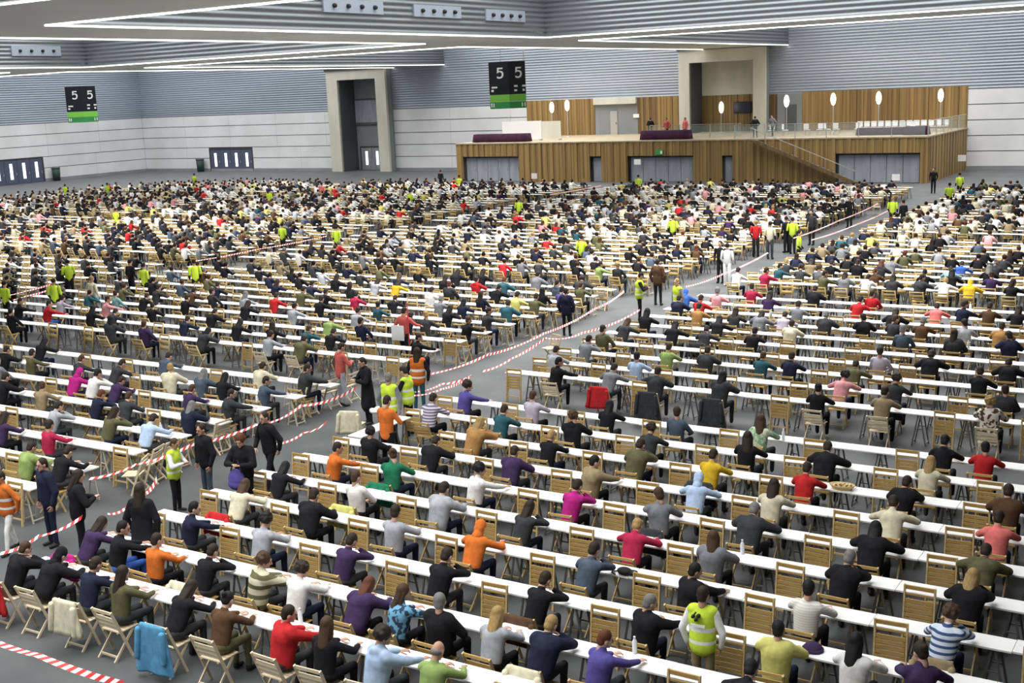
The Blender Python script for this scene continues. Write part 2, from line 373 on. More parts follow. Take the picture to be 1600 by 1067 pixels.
# wooden gallery in front of the back wall
GY, GZ = 93.2, 3.45
OPEN = [(-63.9, -57.9, 2.24), (-50.7, -49.6, 2.18), (-47.1, -41.1, 2.18), (-38.6, -37.7, 2.16), (-29.3, -22.95, 2.24)]
g = MB(); xq = BX[0]
def slats(mb_, a, b, y, z0, z1, w=.30, alt=None):
    s = a; k = 0
    while s < b-.02:
        e = min(b, s+w); d = (.0, .05, .02, .07)[k % 4]; mb_.span((s+.008, y-.03-d, z0), (e-.008, y+.12, z1)); s = e; k += 1
for a, b, z in OPEN:
    slats(g, xq, a, GY, 0, GZ-.1); slats(g, a, b, GY, z, GZ-.1); xq = b
slats(g, xq, BX[1], GY, 0, GZ-.1)
s = GY+.2; k = 0
while s < YB-.2:
    g.span((BX[1]-.12, s, 0), (BX[1]+.03+(.0, .04, .02)[k % 3], s+.28, GZ-.1)); s += .3; k += 1
struct('wall_gallery_front', g, MT['cladding'])
f = MB(); f.span((BX[0], GY-.12, GZ-.1), (BX[1]+.1, YB-.05, GZ)); struct('floor_gallery', f, MT['galleryfloor'])
bk = MB(); bk.span((BX[0], GY+.5, 0), (BX[1]-.3, GY+.6, GZ-.12)); struct('wall_gallery_core', bk, MT['darkgrey'])
for n, (a, b, z) in enumerate(OPEN):
    doors(4+n, a+.02, b-.02, z-.02, GY+.45, max(1, round((b-a)/1.25)), False, 'greyblue')
w = MB(); w2 = MB()
slats(w, BX[0], -56.9, YB-.1, GZ, 6.9); slats(w, -52.3, P2[0]-.05, YB-.1, GZ, 6.85); slats(w, -36.3, BX[1], YB-.1, GZ, 6.8)
slats(w, P2[0]+1.06, P2[1]-1.16, YB+1.5, GZ, 6.75)
struct('wall_gallery_back', w, MT['cladding'])
w2.span((-52.3, YB-.16, GZ), (-50.2, YB-.14, 6.85)); slats(w2, P2[1]+.02, -38.6, YB-.1, GZ, 6.7); struct('wall_gallery_dark', w2, MT['cladding2'])
w3 = MB(); w3.span((-56.88, YB-.12, GZ), (-52.32, YB-.02, 6.3)); w3.span((-38.58, YB-.12, GZ), (-36.32, YB-.02, 6.7)); w3.span((P2[0]+1.06, YB+1.62, 6.8), (P2[1]-1.16, YB+1.7, 9.74)); struct('wall_gallery_grey', w3, MT['midgrey'])
w4 = MB(); w4.span((-56.86, YB-.5, 6.3), (-52.32, YB-.02, 6.9)); struct('trim_7', w4, MT['cream'])
w5 = MB(); w5.span((P2[0]+1.06, YB+1.5, 6.76), (P2[1]-1.16, YB+1.6, 9.74)); struct('wall_recess_right', w5, MT['cream'])
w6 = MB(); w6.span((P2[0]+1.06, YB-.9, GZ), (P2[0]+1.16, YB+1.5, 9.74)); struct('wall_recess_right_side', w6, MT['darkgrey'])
for n, (x, ww, h) in enumerate(((-55.2, .75, 2.2), (-37.8, 1.0, 2.3))):
    d = MB(); d.span((x, YB-.2, GZ), (x+ww, YB-.13, GZ+h)); o = link('door_%d' % (9+n), d.mesh('gallery_door', MT['steel' if n == 0 else 'darkgrey'])); o['kind'] = 'structure'
    k = MB(); k.box((x+ww-.12, YB-.23, GZ+1.05), (.05, .06, .18)); link('door_handle', k.mesh('door_handle', MT['darkgrey']), o)
def rail(lab, pts, grp='glass guard rails on the gallery'):
    t = thing('guard_rail', lab, 'railing', (0, 0, 0), 0, grp)
    for (a, b) in zip(pts, pts[1:]):
        L = (Vector(b)-Vector(a)).length; n = max(1, round(L/2.4)); 
        for k in range(n):
            p, q = Vector(a).lerp(Vector(b), k/n), Vector(a).lerp(Vector(b), (k+1)/n); dx = (q-p).normalized()
            m = MB(); m.bar((p+q)/2-dx*((q-p).length/2-.06)+Vector((0, 0, .55)), (p+q)/2+dx*((q-p).length/2-.06)+Vector((0, 0, .55)), .02, .95); link('glass_panel', m.mesh('rail_glass', MT['glassrail']), t)
            m = MB(); m.span(p+Vector((-.03, -.03, 0)), p+Vector((.03, .03, 1.08))); link('post', m.mesh('rail_post', MT['steel']), t)
        m = MB(); m.bar(Vector(a)+Vector((0, 0, 1.1)), Vector(b)+Vector((0, 0, 1.1)), .06, .04); link('handrail', m.mesh('handrail', MT['steel']), t)
rail('glass guard rail along the right end of the wooden gallery', [(BX[1]-.05, GY+.1, GZ), (BX[1]-.05, YB-.4, GZ)])
rail('glass guard rail along the front edge of the gallery, right of the portal', [(-37.5, GY+.05, GZ), (BX[1]-.2, GY+.05, GZ)])
rail('glass guard rail in front of the right portal on the gallery', [(-46.5, GY+3.2, GZ), (-38.2, GY+3.2, GZ)])
# tall floor lamps on the gallery
def lamp(x, ytop, Y, lab):
    p = at_y(x, ytop, Y); t = thing('floor_lamp', lab, 'lamp', (p.x, Y, GZ), 0, 'globe lamps along the gallery'); h = p.z-GZ
    m = MB(); m.ring_loft([[(r*math.cos(a*PI/8), r*math.sin(a*PI/8), z) for a in range(16)] for r, z in ((.22, 0), (.22, .04), (.05, .08))]); link('base', m.mesh('lamp_base', MT['steel'], True), t)
    m = MB(); m.cap((0, 0, .06), (0, 0, h-.5), .04, .035, 8, rings=1); link('pole', m.mesh('lamp_pole', MT['steel'], True), t)
    m = MB(); m.ell((0, 0, h-.05), (.22, .22, .52)); link('globe', m.mesh('lamp_globe', MT['lamp'], True), t)
for k, (x, y, Y) in enumerate(((862, 163, 103.5), (886, 160, 102), (1127, 163, 105.6), (1229, 153, 102), (1302, 150, 102), (1373, 148, 101), (1470, 144, 102.5))):
    lamp(x, y+4, Y, ('tall white globe lamp nearest the white board on the gallery', 'tall white globe lamp second from the gallery white board', 'small white globe lamp inside the right portal', 'tall white globe lamp just right of the portal',
      'tall white globe lamp second to the right of the portal', 'tall white globe lamp third to the right of the portal', 'tall white globe lamp at the right end of the gallery')[k])
# white presentation board and cloth covered tables
t = thing('presentation_board', 'large white presentation board standing on the gallery under the hanging sign', 'board', (at_y(785, 200, 96.5).x+2.6, 96.5, GZ))
m = MB(); m.span((-2.6, -.04, .12), (1.6, .04, 1.75)); link('panel', m.mesh('board_panel', MT['signwhite']), t)
m = MB(); m.span((1.63, -.04, .12), (3.6, .04, 1.7)); link('side_panel', m.mesh('board_side', MT['cream']), t)
for x in (-2.5, 1.5, 3.5):
    m = MB(); m.span((x-.04, -.25, 0), (x+.04, .25, .11)); link('foot', m.mesh('board_foot', MT['steel']), t)
def clothtable(xa, xb, Y, h, lab):
    t = thing('draped_table', lab, 'table', ((xa+xb)/2, Y, GZ), 0, 'purple draped tables on the gallery'); L = xb-xa
    m = MB(); n = 40
    def ringp(z, o, amp):
        out = []
        for k in range(n):
            u = k/n*4; s = int(u); v = u-s
            x, y = ((-1+2*v, -1), (1, -1+2*v), (1-2*v, 1), (-1, 1-2*v))[s]; wv = amp*math.sin(k*2.4)
            out.append((x*(L/2+o+wv), y*(.4+o+wv), z))
        return out
    m.ring_loft([ringp(.02, .08, .03), ringp(h*.6, .03, .015), ringp(h-.02, .0, 0), ringp(h, -.02, 0)]); link('tablecloth', m.mesh('table_cloth', MT['maroon'], True), t)
    m = MB(); m.span((-L/2+.05, -.36, h+.001), (L/2-.05, .36, h+.02)); link('tabletop', m.mesh('draped_top', MT['maroon']), t)
clothtable(-63.3, -57.6, 94.6, .72, 'long dark purple draped table at the left end of the gallery')
clothtable(-46.2, -41.9, 94.4, .74, 'dark purple draped table at the gallery edge above the middle doors')
clothtable(-28.4, -24.9, 96.0, .55, 'dark purple draped table behind the rail, left of the white chairs')
clothtable(-24.6, -22.9, 95.2, .62, 'dark purple draped table at the right corner of the gallery')
# white chairs of the gallery
def gchair_meshes():
    s = MB(); s.box((0, 0, .44), (.44, .42, .04)); b = MB(); b.box((0, .21, .72), (.42, .04, .42)); l = MB(); l.box((0, 0, .21), (.03, .03, .42))
    return s.mesh('gallery_seat', MT['signwhite']), b.mesh('gallery_back', MT['signwhite']), l.mesh('gallery_leg', MT['steel'])
GC = gchair_meshes()
def gchair(x, y, rz, lab):
    t = thing('white_chair', lab, 'chair', (x, y, GZ), rz, 'white chairs on the gallery'); link('seat', GC[0], t); link('backrest', GC[1], t)
    for a in (-.19, .19):
        for b_ in (-.18, .18): link('leg', GC[2], t, (a, b_, 0))
for k in range(13):
    gchair(-29.4+k*.56, 99.6, 0, 'white chair on the gallery, %s from the left in the back row' % ordi(k+1))
for k, (x, y) in enumerate(((1205, 197), (1227, 197), (1261, 197), (1281, 196), (1293, 196), (1307, 197), (1340, 194), (1398, 195), (1412, 194), (1425, 193))):
    p = at_y(x, y, 97.6); gchair(p.x, 97.6, PI*(k % 3)*.5, 'white chair on the gallery, %s from the left in the front group' % ordi(k+1))
# wall screen and small sign plates
t = thing('wall_screen', 'dark flat screen on the wood wall inside the right portal', 'screen', (-42.4, YB+1.28, 5.6)); m = MB(); m.span((-.85, 0, -.5), (.85, .08, .5)); link('bezel', m.mesh('screen_bezel', MT['black']), t)
m = MB(); m.span((-.8, -.015, -.45), (.8, -.002, .45)); link('display', m.mesh('screen_display', mat('screen_dark_blue', (.03, .035, .06), .3)), t)
# hanging number signs: square prisms seen on the corner
def bold5(h, y):
    pts = [(.31, .5), (-.24, .5), (-.28, -.02), (-.12, .07), (.03, .09), (.17, .03), (.22, -.10), (.18, -.27), (.03, -.35), (-.12, -.34), (-.27, -.27), (-.31, -.41), (-.15, -.49), (.05, -.5), (.27, -.41), (.37, -.22), (.38, -.02), (.29, .14), (.12, .21), (-.02, .21), (-.11, .19), (-.09, .36), (.31, .36)]
    m = MB(); m.ring_loft([[(x*h, y, z*h) for x, z in pts], [(x*h, y+.02, z*h) for x, z in pts]]); return m.mesh('digit_five', MT['signwhite'])
def hanging_sign(cx, cy, w, zt, zb, lab):
    h = zt-zb; t = thing('hanging_sign', lab, 'sign', (cx, cy, zb), 0, 'hanging number 5 signs')
    hg = h*.30; rot = math.radians(-2)
    # two faces meeting at a vertical corner
    vw = math.atan2(-cx, cy); a1, a2 = vw-math.radians(25), vw+math.radians(25); fq = w*math.cos(vw)/.906
    for k, (sgn, ang) in enumerate(((-1, a1), (1, a2))):
        fwid = fq*(.54 if k == 0 else .46)
        mx = Matrix.Rotation(ang, 4, 'Z')
        def part(nm, x0_, x1_, z0, z1, ya, yb, m_):
            q = MB(); q.span((x0_, ya, z0), (x1_, yb, z1)); me = q.mesh(nm, m_); me.transform(mx); return link(nm, me, t)
        xa, xb = (-fwid, 0) if k == 0 else (0, fwid)
        fr = part('black_panel', xa, xb, hg, h, 0, .12, MT['black'])
        part('light_green_band', xa, xb, hg*.5, hg-.01, 0, .12, MT['lgreen']); part('dark_green_band', xa, xb, 0, hg*.5-.01, 0, .12, MT['dgreen'])
        d = bold5(h*.235, -.03); d.transform(mx @ Matrix.Translation(((xa+xb)/2+.06*fwid, 0, hg+h*.46))); link('digit', d, t)
        for (dx, dz, sw, sh) in ((.12, .20, .17, .045), (.10, .09, .07, .06)) if k == 0 else ((.30, .22, .12, .05), (.30, .09, .10, .05), (.78, .22, .12, .05), (.80, .09, .07, .06)):
            part('pictogram', xa+dx*fwid, xa+dx*fwid+sw*fwid*1.7, hg+dz*h*.7, hg+dz*h*.7+sh*h*.8, -.03, -.005, MT['signwhite'])
        for dx in ((.06, .17) if k == 0 else (.72, .88)):
            part('arrow', xa+dx*fwid, xa+dx*fwid+.06*fwid, hg*.12, hg*.40, -.03, -.005, MT['signwhite'])
    for x in (-w*.22, w*.2):
        q = MB(); q.cap((x, x*math.tan(a1 if x < 0 else a2)+.16, h-.05), (x, x*math.tan(a1 if x < 0 else a2)+.16, ZS-.02-zb), .03, .03, 8, rings=1); link('hanger', q.mesh('sign_hanger', MT['steel']), t)
k_ = 73./60
hanging_sign(-37.72*k_, 73, 2.46*k_, CAMZ+(9.64-CAMZ)*k_, CAMZ+(7.02-CAMZ)*k_, 'hanging black and green sign with white number 5, beside the gallery')
k_ = 93./60
hanging_sign(-74.3*k_, 93, 3.4*k_*.98, CAMZ+(9.61-CAMZ)*k_, CAMZ+(7.05-CAMZ)*k_, 'hanging black and green sign with white number 5, near the left corner')

a, b_ = at_y(1168, 222, GY-.9), at_y(1332, 270, GY-.9); t = thing('staircase', 'wood-clad staircase running down the front of the gallery, right of the small door', 'stairs')
m = MB(); m.ring_loft([[(a.x, GY-1.0+o, GZ-.05), (a.x+.7, GY-1.0+o, GZ-.05), (b_.x+.7, GY-1.0+o, .0), (b_.x-.1, GY-1.0+o, .0)] for o in (0, .08)]); link('stringer', m.mesh('stair_stringer', MT['cladding2']), t)
m = MB()
for k in range(20): q = k/20; m.box((a.x+.35+(b_.x-a.x)*q, GY-.55, (GZ-.1)*(1-q)), (.40, .72, .05))
link('steps', m.mesh('stair_steps', MT['midgrey']), t)
m = MB(); m.bar((a.x+.3, GY-.98, GZ+.9), (b_.x+.3, GY-.98, .95), .06, .05); link('handrail', m.mesh('stair_rail', MT['steel']), t)
for k in range(8):
    q = k/7; x = a.x+.3+(b_.x-a.x)*q; z = GZ*(1-q); m = MB(); m.bar((x, GY-.98, z+.02), (x, GY-.98, z+.9), .03, .03); link('baluster', m.mesh('stair_baluster', MT['steel']), t)
# ------------------------------------------------------------------ furniture meshes
TL, TW = 1.83, .392
def table_meshes():
    top = MB(); top.span((.004, 0, .705), (TL-.004, TW, .73)); me = top.mesh('table_top', MT['tabletop'])
    def trestle(m_):
        t = MB()
        for y in (.05, TW-.05):
            t.bar((-.15, y, 0), (-.02, y, .70), .028, .022); t.bar((.15, y, 0), (.02, y, .70), .028, .022); t.bar((-.075, y, .38), (.075, y, .38), .02, .02)
        for x in (-.15, .15): t.bar((x, .05, .06), (x, TW-.05, .06), .02, .02)
        t.span((-.05, .03, .685), (.05, TW-.03, .704)); return t.mesh('trestle', m_)
    return me, trestle(MT['trestle']), trestle(MT['trestlepale'])
T_TOP, T_TRE, T_TREP = table_meshes()
def chair_parts(pale):
    wd, sl = (MT['chairpale'], MT['chairpale']) if pale else (MT['chairwood'], MT['chairslat'])
    P = {}
    def leg(side, front):
        m = MB()
        if front: m.bar((side*.215, -.25, .80), (side*.215, .06, 0), .024, .042)
        else: m.bar((side*.185, .13, .41), (side*.185, -.25, 0), .022, .036)
        return m.mesh('chair_leg', wd)
    P['legs'] = [leg(s, f) for f in (1, 0) for s in (-1, 1)]
    m = MB()
    for k in range(5): m.box((0, -.10+k*.075, .430), (.40, .066, .016))
    for x in (-.16, .16): m.box((x, .05, .413), (.03, .38, .016))
    P['seat'] = m.mesh('chair_seat', sl)
    yb = lambda z: -.25+.31*(.8-z)/.8
    m = MB(); m.box((0, yb(.775), .775), (.40, .022, .045)); link_ = m
    for z, h in ((.655, .06), (.575, .06), (.505, .045)): m.box((0, yb(z)-.004, z), (.405, .018, h))
    P['backrest'] = m.mesh('chair_back', sl)
    m = MB(); m.bar((-.18, -.195, .07), (.18, -.195, .07), .02, .03)
    P['stretcher'] = m.mesh('chair_stretcher', wd)
    return P
CH = [chair_parts(False), chair_parts(True)]
def folded_parts():
    wd, sl = MT['chairwood'], MT['chairslat']; yb = lambda z: -.16+.105*z/.88
    m = MB(); m.box((0, yb(.845), .845), (.40, .024, .06)); m.box((0, yb(.745), .745), (.40, .014, .028)); back = m.mesh('folded_chair_back', sl)
    m = MB()
    for z in (.655, .585, .515, .445, .375): m.box((0, yb(z)-.012, z), (.385, .018, .056))
    for x in (-.15, .15): m.box((x, yb(.51)+.006, .51), (.03, .014, .36))
    seat = m.mesh('folded_chair_seat', sl); legs = []
    for s in (-1, 1): m = MB(); m.bar((s*.212, yb(0), 0), (s*.212, yb(.88), .88), .026, .040); legs.append(m.mesh('folded_chair_leg', wd))
    for s in (-1, 1): m = MB(); m.bar((s*.180, yb(0)+.028, 0), (s*.180, yb(.62)+.028, .62), .022, .022); legs.append(m.mesh('folded_chair_inner_leg', wd))
    m = MB(); m.bar((-.19, yb(.14)-.002, .14), (.19, yb(.14)-.002, .14), .018, .03)
    return dict(seat=seat, backrest=back, stretcher=m.mesh('folded_chair_stretcher', wd), legs=legs)
CH.append(folded_parts())
def make_chair(loc, rz, label, pale, group, parts=True):
    t = thing('folding_chair', label, 'chair', loc, rz, group); P = CH[pale]
    link('seat', P['seat'], t); link('backrest', P['backrest'], t); link('stretcher', P['stretcher'], t)
    for l in P['legs']: link('leg', l, t)
    return t
def make_table(loc, rz, label, pale, group, tx=(.74, 1.62)):
    t = thing('trestle_table', label, 'table', loc, rz, group)
    link('tabletop', T_TOP, t)
    for x in tx: link('trestle', T_TREP if pale else T_TRE, t, (x, 0, 0))
    return t

# ------------------------------------------------------------------ people
HZ = .80
def hand(name, curl, pen=False):
    """right hand along +y, palm down, origin at the wrist; five separate bent fingers"""
    m = MB(); m.cap((0, .0, 0), (0, .075, -.004), .026, .036, 10, (1, .42), 2)
    for k, (x, L, a) in enumerate(((-.030, .062, .10), (-.010, .074, .03), (.011, .070, -.03), (.030, .054, -.10))):
        p = Vector((x, .085, -.002)); d = Vector((math.sin(-a), math.cos(a), -.25*curl)).normalized()
        q = p+d*L*.45; m.cap(p, q, .0095, .009, 7, rings=1)
        d2 = Vector((d.x, d.y*.75, -.75*curl-.15)).normalized(); q2 = q+d2*L*.32; m.cap(q, q2, .009, .0082, 7, rings=1)
        d3 = Vector((d.x, d.y*.35, -1.1*curl-.1)).normalized(); m.cap(q2, q2+d3*L*.25, .0082, .0075, 7, rings=1)
    p = Vector((-.032, .028, -.006)); q = p+Vector((-.030, .030, -.012)); m.cap(p, q, .012, .0105, 7, rings=1); m.cap(q, q+Vector((-.004, .030, -.010-.01*curl)), .0105, .009, 7, rings=1)
    return remesh(m, name, .0055, [SKIN[0]], 1)
HAND = hand('hand', .55)
def head_mesh():
    m = MB(); m.ell((0, 0, .015), (.076, .095, .108)); m.ell((0, .025, -.055), (.058, .068, .062)); m.cap((0, .092, .012), (0, .113, -.03), .010, .016, 8, rings=2)
    m.ell((0, .088, .035), (.05, .014, .012)); m.ell((0, .075, -.095), (.026, .022, .02))
    for s in (-1, 1): m.ell((s*.078, -.005, -.008), (.013, .022, .033))
    m.cap((0, -.015, -.03), (0, -.03, -.14), .055, .056, 10, rings=1)
    base = remesh(m, 'head_base', .0105, [SKIN[0]], 2)
    e = MB()
    for s in (-1, 1): e.ell((s*.031, .084, .012), (.014, .012, .009), seg=8, rings=6)
    l = MB(); l.ell((0, .086, -.062), (.024, .010, .008), seg=8, rings=6)
    return join_meshes('head', [(base, None, 0), (e.mesh('e', SKIN[0]), None, 1), (l.mesh('l', SKIN[0]), None, 2)], [SKIN[0], MT['eye'], MT['lip']])
HEAD = head_mesh()
def hair_meshes():
    H = {}
    m = MB(); m.ell((0, -.016, .036), (.087, .096, .100)); m.ell((0, -.05, -.02), (.074, .06, .075)); H['s'] = remesh(m, 'hair_short', .012, [HAIRM['d']], 3)
    m = MB(); m.ell((0, -.018, .036), (.090, .100, .102)); m.cap((0, -.055, .0), (0, -.09, -.25), .078, .070, 12, (1.15, .62)); 
    for s in (-1, 1): m.cap((s*.075, -.01, .02), (s*.085, -.03, -.19), .030, .026, 8)
    H['o'] = remesh(m, 'hair_long', .013, [HAIRM['d']], 3)
    m = MB(); m.ell((0, -.016, .036), (.086, .096, .100)); m.ell((0, -.05, -.01), (.072, .06, .07)); m.ell((0, -.115, .075), (.042, .042, .042)); H['u'] = remesh(m, 'hair_bun', .012, [HAIRM['d']], 2)
    m = MB(); m.ell((0, -.02, .04), (.105, .108, .115)); rnd = random.Random(3)
    for k in range(26):
        a, b = rnd.uniform(0, 2*PI), rnd.uniform(-.5, 1.3); v = Vector((math.cos(a)*math.cos(b), -abs(math.sin(a))*math.cos(b)*.9-.15, math.sin(b)))
        m.ell((v.x*.095, -.02+v.y*.095, .03+v.z*.10), (.034, .034, .034), seg=8, rings=6)
    H['c'] = remesh(m, 'hair_curly', .012, [HAIRM['d']], 1)
    m = MB(); m.ell((0, -.016, .036), (.086, .096, .100)); m.ell((0, -.05, -.01), (.072, .06, .07)); m.cap((0, -.11, .05), (0, -.15, -.14), .034, .020, 8); H['t'] = remesh(m, 'hair_ponytail', .012, [HAIRM['d']], 2)
    m = MB(); m.ell((0, -.045, -.012), (.082, .062, .05)); H['x'] = remesh(m, 'hair_fringe', .011, [HAIRM['g']], 2)
    m = MB(); m.ell((0, -.018, .040), (.094, .102, .106)); m.ell((0, -.05, -.03), (.088, .07, .09)); m.cap((0, -.03, -.10), (0, -.05, -.15), .085, .09, 10); H['h'] = remesh(m, 'hood', .013, [HAIRM['d']], 3)
    return H
HAIR = hair_meshes()

def V(*a): return Vector(a)
def lerp(a, b, t): return a.lerp(b, t)
class Pose: pass
def seated(name, lean=18, side=0, twist=0, tilt=35, turn=0, hl=(-.15, .56, HZ), hr=(.15, .58, HZ), el=None, er=None, nearhead=None):
    P = Pose(); P.name = name; P.seated = True
    a = math.radians(lean); pel = V(0, -.01, .565); d = V(math.sin(math.radians(side)), math.sin(a), math.cos(a)).normalized()
    P.pel, P.ch, P.nk = pel, pel+d*.34, pel+d*.50
    ta = math.radians(tilt); hd = V(math.sin(math.radians(side)), math.sin(ta), math.cos(ta))
    P.hc = P.nk+hd*.155
    P.headM = Matrix.Translation(P.hc) @ Matrix.Rotation(math.radians(-turn), 4, 'Z') @ Matrix.Rotation(-math.radians(tilt*.75), 4, 'X') @ Matrix.Rotation(math.radians(side*.6), 4, 'Y')
    tw = Matrix.Rotation(math.radians(-twist), 3, 'Z'); sx = tw @ V(1, 0, 0)
    P.sl, P.sr = P.nk-d*.075-sx*.165, P.nk-d*.075+sx*.165
    P.sx = sx
    P.hl, P.hr = V(*hl), V(*hr)
    P.el = V(*el) if el else elbow(P.sl, P.hl, -1); P.er = V(*er) if er else elbow(P.sr, P.hr, 1)
    P.hipl, P.hipr = V(-.09, .01, .545), V(.09, .01, .545); P.kl, P.kr = V(-.125, .43, .535), V(.125, .43, .535)
    P.al, P.ar = V(-.115, .42, .09), V(.115, .40, .09); P.tl, P.tr = V(-.12, .54, .035), V(.12, .52, .035)
    return P
def elbow(s, h, sgn, l1=.29, l2=.265):
    d = h-s; L = min(d.length, l1+l2-.01); d.normalize(); c = (l1*l1-l2*l2+L*L)/(2*L); q = math.sqrt(max(.0004, l1*l1-c*c))
    n = V(sgn*.9, -.4, -.18 if l1 < .3 and h.z < .9 and h.y > .3 else -.55); n = (n-d*n.dot(d)).normalized(); return s+d*c+n*q
def standing(name, hl=(-.24, .06, .86), hr=(.24, .06, .86), step=0., lean=2, tilt=8, turn=0):
    P = Pose(); P.name = name; P.seated = False
    a = math.radians(lean); pel = V(0, 0, .93); d = V(0, math.sin(a), math.cos(a)); P.pel, P.ch, P.nk = pel, pel+d*.36, pel+d*.52
    ta = math.radians(tilt); P.hc = P.nk+V(0, math.sin(ta), math.cos(ta))*.16
    P.headM = Matrix.Translation(P.hc) @ Matrix.Rotation(math.radians(-turn), 4, 'Z') @ Matrix.Rotation(-ta, 4, 'X')
    P.sx = V(1, 0, 0); P.sl, P.sr = P.nk-d*.075-V(.17, 0, 0), P.nk-d*.075+V(.17, 0, 0)
    P.hl, P.hr = V(*hl), V(*hr); P.el, P.er = elbow(P.sl, P.hl, -1), elbow(P.sr, P.hr, 1)
    P.hipl, P.hipr = V(-.09, 0, .90), V(.09, 0, .90)
    P.kl, P.kr = V(-.10, step*.30+.02, .49), V(.10, -step*.25+.02, .49); P.al, P.ar = V(-.11, step*.5, .09), V(.11, -step*.5, .09+abs(step)*.06)
    P.tl, P.tr = P.al+V(-.01, .13, -.055), P.ar+V(.01, .13, -.055)
    return P
POSES = [seated('writing'), seated('resting_head', 22, 4, 6, 38, 8, (-.10, .56, HZ), (.13, .33, 1.00), None, (.24, .50, .815)),
 seated('upright', 9, 0, 0, 18, -12, (-.17, .50, HZ), (.17, .50, HZ)), seated('turned', 12, 5, 22, 22, 45, (-.05, .55, HZ), (.36, .50, HZ)),
 seated('bent_low', 30, -3, -4, 52, -5, (-.22, .60, HZ), (.20, .62, HZ)), seated('leaning_back', 2, 0, 0, 10, 20, (-.12, .36, .66), (.12, .36, .66))]
SPOSES = [standing('standing'), standing('walking', (-.23, -.08, .90), (.23, .20, .95), .38, 5, 8), standing('holding', (-.06, .30, 1.16), (.10, .30, 1.18), .0, 3, 22), standing('reaching', (-.24, .05, .88), (.34, .42, 1.12), .1, 8, 16)]
def trunk(m, P, g, hem=True, shoulders=True):
    rot = Matrix(); 
    m.cap(P.pel+V(0, .012, .05 if P.seated else .02), P.ch, .136+g*.6, .148+g*.9, 16, (1.14, .80), 4)
    M_ = Matrix.Translation(P.ch) @ P.sx.to_track_quat('X', 'Z').to_matrix().to_4x4()
    m.ell(V(0, 0, 0), (.172+g, .118+g, .17), M_)
    if shoulders:
        m.cap(lerp(P.sl, P.nk, .15), lerp(P.sr, P.nk, .15), .062+g, .062+g, 12)
def body_mesh(P):
    m = MB(); trunk(m, P, -.022)
    m.cap(P.nk-V(0, .01, .04), P.hc+P.headM.to_3x3() @ V(0, -.02, -.06), .052, .05, 12)
    for s, e, h in ((P.sl, P.el, P.hl), (P.sr, P.er, P.hr)): m.cap(s, e, .042, .034); m.cap(e, h, .036, .025)
    for h, k, a in ((P.hipl, P.kl, P.al), (P.hipr, P.kr, P.ar)): m.cap(h, k, .062, .045); m.cap(k, a, .044, .032)
    base = remesh(m, P.name+'_body', .016, [SKIN[0]], 2)
    parts = [(base, None, 0), (HEAD, P.headM, None)]
    for e, h, sgn in ((P.el, P.hl, -1), (P.er, P.hr, 1)):
        y = (h-e).normalized(); up_ = V(0, 0, 1) if P.seated or abs(y.z) < .8 else V(sgn, 0, 0)
        if P.seated and h.z < .9: y = V(y.x, y.y, y.z*.2).normalized()
        x = y.cross(up_).normalized(); z = x.cross(y)
        R = Matrix((x*(-1 if sgn < 0 else 1), y, z)).transposed().to_4x4()
        parts.append((HAND, Matrix.Translation(h) @ R @ Matrix.Diagonal((1, 1, 1, 1)), 0))
    return join_meshes('body_'+P.name, parts, [SKIN[0], MT['eye'], MT['lip']])
def jacket_mesh(P, g, hood=False, name='jacket'):
    m = MB(); trunk(m, P, g)
    if P.seated: m.ell(P.pel+V(0, .012, -.015), (.158+g*.6, .124+g*.2, .09))
    else: m.cap(P.pel+V(0, 0, -.04), P.pel+V(0, 0, .12), .140+g*.7, .142+g*.7, 14, (1.12, .82))
    for s, e, h in ((P.sl, P.el, P.hl), (P.sr, P.er, P.hr)):
        w = lerp(e, h, .93); m.cap(s, e, .058+g*.8, .048+g*.5); m.cap(e, w, .048+g*.42, .036+g*.3)
    m.cap(P.nk-V(0, .015, .05), P.nk+V(0, .0, .015), .066+g*.4, .062, 12)
    if hood: m.ell(P.nk+V(0, -.085, -.02), (.115, .06, .085)); m.ell(P.nk+V(0, -.02, .0), (.10, .085, .045))
    return remesh(m, name+'_'+P.name, .016, [MT['floor']], 5)
def vest_mesh(P):
    m = MB(); trunk(m, P, .040, shoulders=False); m.cap(lerp(P.sl, P.nk, .25), lerp(P.sr, P.nk, .25), .092, .092, 12, (1, .95))
    z0 = P.pel.z
    if not P.seated: m.cap(P.pel+V(0, 0, -.03), P.pel+V(0, 0, .14), .176, .172, 14, (1.1, .84))
    me = remesh(m, 'vest_'+P.name, .016, [MT['floor'], MT['reflect']], 2)
    for p in me.polygons:
        if z0+.02 < p.center.z < z0+.075 or z0+.20 < p.center.z < z0+.255: p.material_index = 1
    return me
def trousers_mesh(P):
    m = MB()
    if P.seated: m.ell(P.pel+V(0, .0, -.005), (.168, .128, .108)); 
    else: m.cap(P.hipl+V(.02, 0, .02), P.hipr+V(-.02, 0, .02), .098, .098, 12)
    for h, k, a in ((P.hipl, P.kl, P.al), (P.hipr, P.kr, P.ar)): m.cap(h, k, .083, .060); m.cap(k, a, .058, .045)
    return remesh(m, 'trousers_'+P.name, .017, [MT['floor']], 2)
def coat_long_mesh(P):
    m = MB(); trunk(m, P, .03); m.cap(P.pel+V(0, 0, .1), P.pel+V(0, -.0, -.42), .185, .24, 14, (1.05, .75))
    for s, e, h in ((P.sl, P.el, P.hl), (P.sr, P.er, P.hr)):
        w = lerp(e, h, .95); m.cap(s, e, .078, .066); m.cap(e, w, .066, .052)
    m.cap(P.nk-V(0, .015, .05), P.nk+V(0, .0, .02), .075, .07, 12)
    return remesh(m, 'coat_'+P.name, .017, [MT['floor']], 2)
